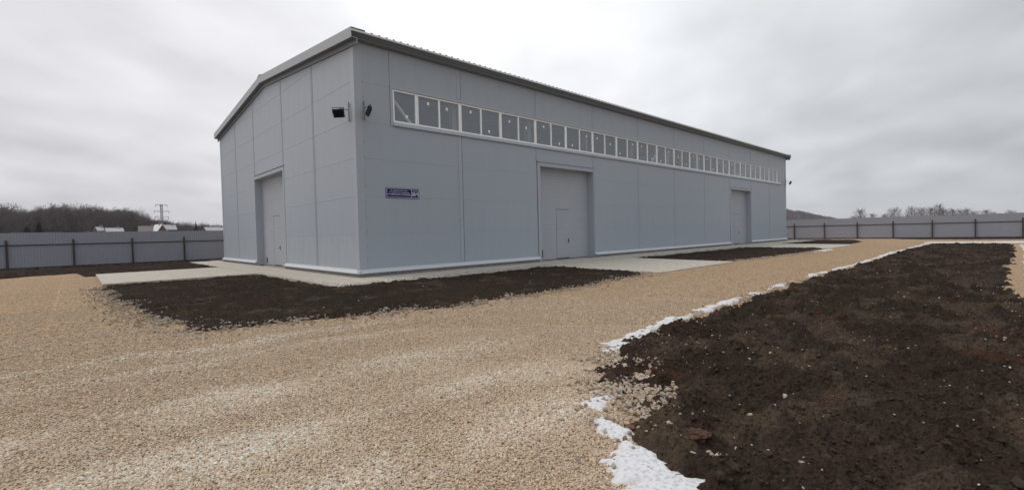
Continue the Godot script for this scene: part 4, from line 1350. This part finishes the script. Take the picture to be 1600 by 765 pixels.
func loose_stones() -> void:
	var rough := stone_mesh(5, 0.28, 0.72)
	# which of the beds and slabs covers a place: 0.1 m raster
	var x0 := -16.0; var z0 := -14.0
	var nx := 420; var nz := 310
	var mask := PackedFloat32Array(); mask.resize(nx * nz)
	var polys := [BED_A, BED_E, P([-1.5, 1.85, 41.0, 1.85, 41.0, -18.0, -1.5, -18.0]), P([6.9, 1.8, 12.6, 1.8, 12.6, 6.42, 6.9, 6.42]), P([-5.95, -12.1, -1.5, -12.1, -1.5, -5.5, -5.95, -5.5]), BED_B]
	for j in nz:
		for i in nx:
			var p := Vector2(x0 + i * 0.1, z0 + j * 0.1)
			var d := 1e9
			for q in polys:
				if d > -0.5:
					d = minf(d, sd(q, p))
			mask[j * nx + i] = d
	var at := func(x: float, z: float) -> float:
		var i := int((x - x0) * 10.0 + 0.5)
		var j := int((z - z0) * 10.0 + 0.5)
		return mask[j * nx + i] if i >= 0 and j >= 0 and i < nx and j < nz else -1.0
	var fwd := Vector2(0.6817, -0.7316)
	var buf := PackedFloat32Array()
	# rings round the place where the picture was taken, thinning with distance as stones get too small to tell apart
	for ring in [[1.6, 3.5, 12500.0, 1.15], [3.5, 5.0, 10500.0, 1.05], [5.0, 7.0, 6200.0, 1.0], [7.0, 10.0, 2400.0, 0.95], [10.0, 14.0, 800.0, 0.9], [14.0, 20.0, 150.0, 0.9]]:
		var r0: float = ring[0]
		var r1: float = ring[1]
		var half: float = ring[3]
		var count := int(ring[2] * half * (r1 * r1 - r0 * r0))
		for k in count:
			var r := sqrt(rng.randf_range(r0 * r0, r1 * r1))
			var d := fwd.rotated(rng.randf_range(-half, half)) * r
			var x := CAM.x + d.x
			var z := CAM.z + d.y
			if at.call(x, z) < 0.05 + 0.12 * rng.randf():
				continue
			var pale := streak(x, z)
			if rng.randf() > 0.72 + 0.6 * pale:
				continue
			var s := rng.randf_range(0.008, 0.0158) * (1.0 + 0.2 * pale) * (1.0 + 0.7 * pow(rng.randf(), 6.0)) * (1.0 if r < 7.0 else 1.15)
			var b := Basis.from_euler(Vector3(rng.randf_range(-0.6, 0.6), rng.randf() * TAU, rng.randf_range(-0.6, 0.6))).scaled_local(Vector3(s * rng.randf_range(0.9, 1.5), s, s * rng.randf_range(0.7, 1.1)))
			add_copy(buf, b, Vector3(x, gravel_h(x, z) + s * rng.randf_range(0.05, 0.42), z), stone_color(pale))
	scatter("gravel", rough, M.stone, buf)
	print("gravel stones ", buf.size() / 16)
	# stony margin where gravel meets soil, and pale pebbles lost in the soil
	var rb := PackedFloat32Array()
	var lines := [[P([-1.9, 10.95, -2.3, 11.2, -2.75, 11.4, -3.2, 11.75, -3.6, 12.2, -3.9, 12.55]), 1000, 0.20, 0.031], [P([-2.6, 11.55, -3.1, 11.95, -3.45, 12.3]), 900, 0.12, 0.022], [P([-5.9, -5.2, -5.75, 1.0, -5.5, 3.5, -5.2, 5.0, -4.9, 5.65, -4.4, 5.6, -3.0, 6.1, -1.3, 6.6, 1.8, 6.55, 4.0, 6.4, 6.3, 6.25]), 4200, 0.26, 0.034], [P([12.7, 5.9, 16.0, 6.35, 20.0, 6.6, 23.6, 6.7]), 1200, 0.22, 0.04], [P([-1.4, 10.85, 1.0, 10.6, 5.0, 10.45, 9.0, 10.3]), 700, 0.12, 0.03]]
	for ln in lines:
		var pl: PackedVector2Array = ln[0]
		var total := 0.0
		for k in pl.size() - 1:
			total += pl[k].distance_to(pl[k + 1])
		var shade: float = 0.54 if ln[1] == 4200 else 0.74
		for k in ln[1]:
			var t := rng.randf() * total
			var i := 0
			while i < pl.size() - 2 and t > pl[i].distance_to(pl[i + 1]):
				t -= pl[i].distance_to(pl[i + 1])
				i += 1
			var p: Vector2 = pl[i].lerp(pl[i + 1], t / pl[i].distance_to(pl[i + 1])) + Vector2(rng.randfn(), rng.randfn()) * ln[2]
			if N1.get_noise_2d(p.x * 1.2, p.y * 1.2 + 60.0) < -0.15 and rng.randf() < 0.7:
				continue
			var s: float = ln[3] * rng.randf_range(0.5, 1.35)
			var b := Basis.from_euler(Vector3(rng.randf_range(-0.5, 0.5), rng.randf() * TAU, rng.randf_range(-0.5, 0.5))).scaled_local(Vector3(s * rng.randf_range(0.9, 1.5), s, s * rng.randf_range(0.7, 1.1)))
			var c := stone_color(0.5 if ln[1] == 4200 else 0.3)
			add_copy(rb, b, Vector3(p.x, gravel_h(p.x, p.y) + 0.02 + s * rng.randf_range(0.0, 0.35), p.y), Color(c.r * shade, c.g * shade, c.b * shade * 1.03))
	scatter("rubble_stones", rough, M.stone, rb)
	var pb := PackedFloat32Array()
	var cb := PackedFloat32Array()
	for e in [[BED_E, -5.4, 33.0, 10.0, 15.0, 5200, 60000], [BED_A, -6.0, 7.2, -5.5, 6.7, 1300, 14000], [BED_B, 12.4, 26.0, 1.6, 6.7, 700, 1500]]:
		for k in e[5] + e[6]:
			var pebble: bool = k < e[5]
			var u := pow(rng.randf(), 2.0) if e[1] < -5.2 and e[2] > 30.0 else rng.randf()
			var x: float = lerpf(e[1], e[2], u)
			var z: float = rng.randf_range(e[3], e[4])
			if not Geometry2D.is_point_in_polygon(Vector2(x, z), e[0]):
				continue
			var s := rng.randf_range(0.006, 0.016) * (1.0 + 1.6 * pow(rng.randf(), 8.0))
			if pebble and N1.get_noise_2d(x * 0.9 + 33.0, z * 0.9) < -0.05 and rng.randf() < 0.75:
				continue
			if not pebble:
				s = rng.randf_range(0.006, 0.022) * (1.0 + 2.2 * pow(rng.randf(), 14.0))
			var b := Basis.from_euler(Vector3(rng.randf_range(-0.5, 0.5), rng.randf() * TAU, rng.randf_range(-0.5, 0.5))).scaled_local(Vector3(s * rng.randf_range(0.9, 1.5), s, s * rng.randf_range(0.7, 1.1)))
			var y := soil_top(e[0], x, z)
			if pebble:
				var c := stone_color(0.8)
				add_copy(pb, b, Vector3(x, y + s * 0.25, z), Color(c.r * 0.75, c.g * 0.75, c.b * 0.78))
			else:
				add_copy(cb, b, Vector3(x, y + s * 0.1, z), soil_color(x, z, -0.05))
	for k in 2600:                                               # crumbs and chippings spilled on the concrete edges
		var q: Array = [[-1.5, 7.0, 1.82, 0.22, true], [12.6, 26.0, 1.82, 0.2, true], [-1.5, -1.5, 0.0, 0.0, false]][rng.randi() % 3]
		var x: float
		var z: float
		var y := 0.1
		if q[4]:
			x = rng.randf_range(q[0], q[1])
			z = q[2] - absf(rng.randfn()) * q[3]
		else:
			var e := rng.randi() % 3
			x = rng.randf_range(-5.9, -1.5) if e < 2 else -1.5 + absf(rng.randfn()) * 0.2
			z = -5.56 - absf(rng.randfn()) * 0.3 if e == 0 else -12.08 + absf(rng.randfn()) * 0.3 if e == 1 else rng.randf_range(-5.5, 1.8)
			y = 0.09 if e < 2 else 0.1
		if z < 0.1 and x > -0.1:
			continue
		var s := rng.randf_range(0.006, 0.022)
		var b := Basis.from_euler(Vector3(0, rng.randf() * TAU, 0)).scaled_local(Vector3(s * 1.3, s * 0.7, s))
		add_copy(cb, b, Vector3(x, y, z), Color(0.06, 0.046, 0.036))
	scatter("pebbles", rough, M.stone, pb)
	var clod: StandardMaterial3D = M.stone.duplicate()
	clod.roughness = 1.0
	clod.metallic_specular = 0.2
	scatter("soil_clods", stone_mesh(9, 0.3, 0.8), clod, cb)
	# single pieces one can point at
	for q in [["brick_fragment", "reddish brick fragment lying among the stones beside the snow", "stone", -3.77, 12.21, 0.06, Color(0.21, 0.10, 0.06)], ["clay_lump", "rust-orange clay lump on the dark soil near the bottom snow", "lump", -3.72, 12.68, 0.10, Color(0.085, 0.040, 0.024)], ["field_stone", "greenish grey stone in the soil edge beside pale pebbles", "stone", -3.08, 12.08, 0.055, Color(0.17, 0.185, 0.15)], ["field_stone", "pale pinkish stone just below the greenish stone", "stone", -3.27, 12.2, 0.055, Color(0.42, 0.33, 0.27)], ["field_stone", "flat grey stone on the soil right of the curved snow", "stone", -1.55, 11.3, 0.06, Color(0.27, 0.25, 0.23)], ["field_stone", "pale stone at the inner edge of the curved snow patch", "stone", -1.75, 11.15, 0.055, Color(0.40, 0.37, 0.33)]]:
		var o := put(q[0], lump_mesh(q[5] * 90.0 + q[3] * 7.0), lump_mat(q[6]))
		o.position = Vector3(q[3], soil_top(BED_E, q[3], q[4]) + q[5] * 0.2, q[4])
		o.rotation = Vector3(0.2, rng.randf() * TAU, 0.1)
		o.scale = Vector3(q[5] * 1.35, q[5], q[5])
		tag(o, q[1], q[2])

func lump_mesh(off: float) -> ArrayMesh:                        # an uneven rounded lump, diameter 1
	var nu := 28
	var nv := 14
	var p := []
	for j in nv + 1:
		for i in nu:
			var d := Vector3(sin(PI * j / nv) * cos(TAU * i / nu), cos(PI * j / nv), sin(PI * j / nv) * sin(TAU * i / nu))
			var r := 0.5 * (1.0 + 0.55 * N1.get_noise_3d(d.x * 1.5 + off, d.y * 1.5, d.z * 1.5) + 0.28 * N2.get_noise_3d(d.x * 0.9 + off, d.y * 0.9, d.z * 0.9))
			p.append(d * r * Vector3(1, 0.62, 1))
	var mb := MB.new()
	for j in nv:
		for i in nu:
			var k := (i + 1) % nu
			if j < nv - 1:
				mb.tri(p[j * nu + i], p[(j + 1) * nu + k], p[(j + 1) * nu + i])
			if j > 0:
				mb.tri(p[j * nu + i], p[j * nu + k], p[(j + 1) * nu + k])
	return mb.mesh()

func lump_mat(c: Color) -> StandardMaterial3D:
	var m := mat(c, 0.97)
	m.albedo_texture = M.soil.albedo_texture
	return tri_mat(m, 0.35)

func soil_top(poly: PackedVector2Array, x: float, z: float) -> float:
	var big: bool = poly == BED_E
	var d := sd(poly, Vector2(x, z))
	var seam := 0.35 if poly == BED_A else 0.25
	var n2 := N2.get_noise_2d(x, z)
	d += (-0.09 - 0.2 * smoothstep(0.0, -2.0, x) if poly == BED_E else -0.09) + seam * (0.55 * N2.get_noise_2d(x * 0.5 + 31.0, z * 0.5) + 0.45 * N1.get_noise_2d(x * 1.4, z * 1.4))
	var h := -0.06 + 0.11 * smoothstep(0.12, -0.32, d)
	h += smoothstep(0.25, -0.1, d) * (0.105 if big else 0.06) * (0.8 * N1.get_noise_2d(x * 1.3 + 17.0, z * 1.3) + 1.6 * absf(n2) + 0.7 * N1.get_noise_2d(x * 4.5, z * 6.0) - 0.35)
	if d < -0.22:
		h = maxf(h, 0.012 + 0.02 * absf(n2))
	return maxf(h, 0.0) + gravel_h(x, z)
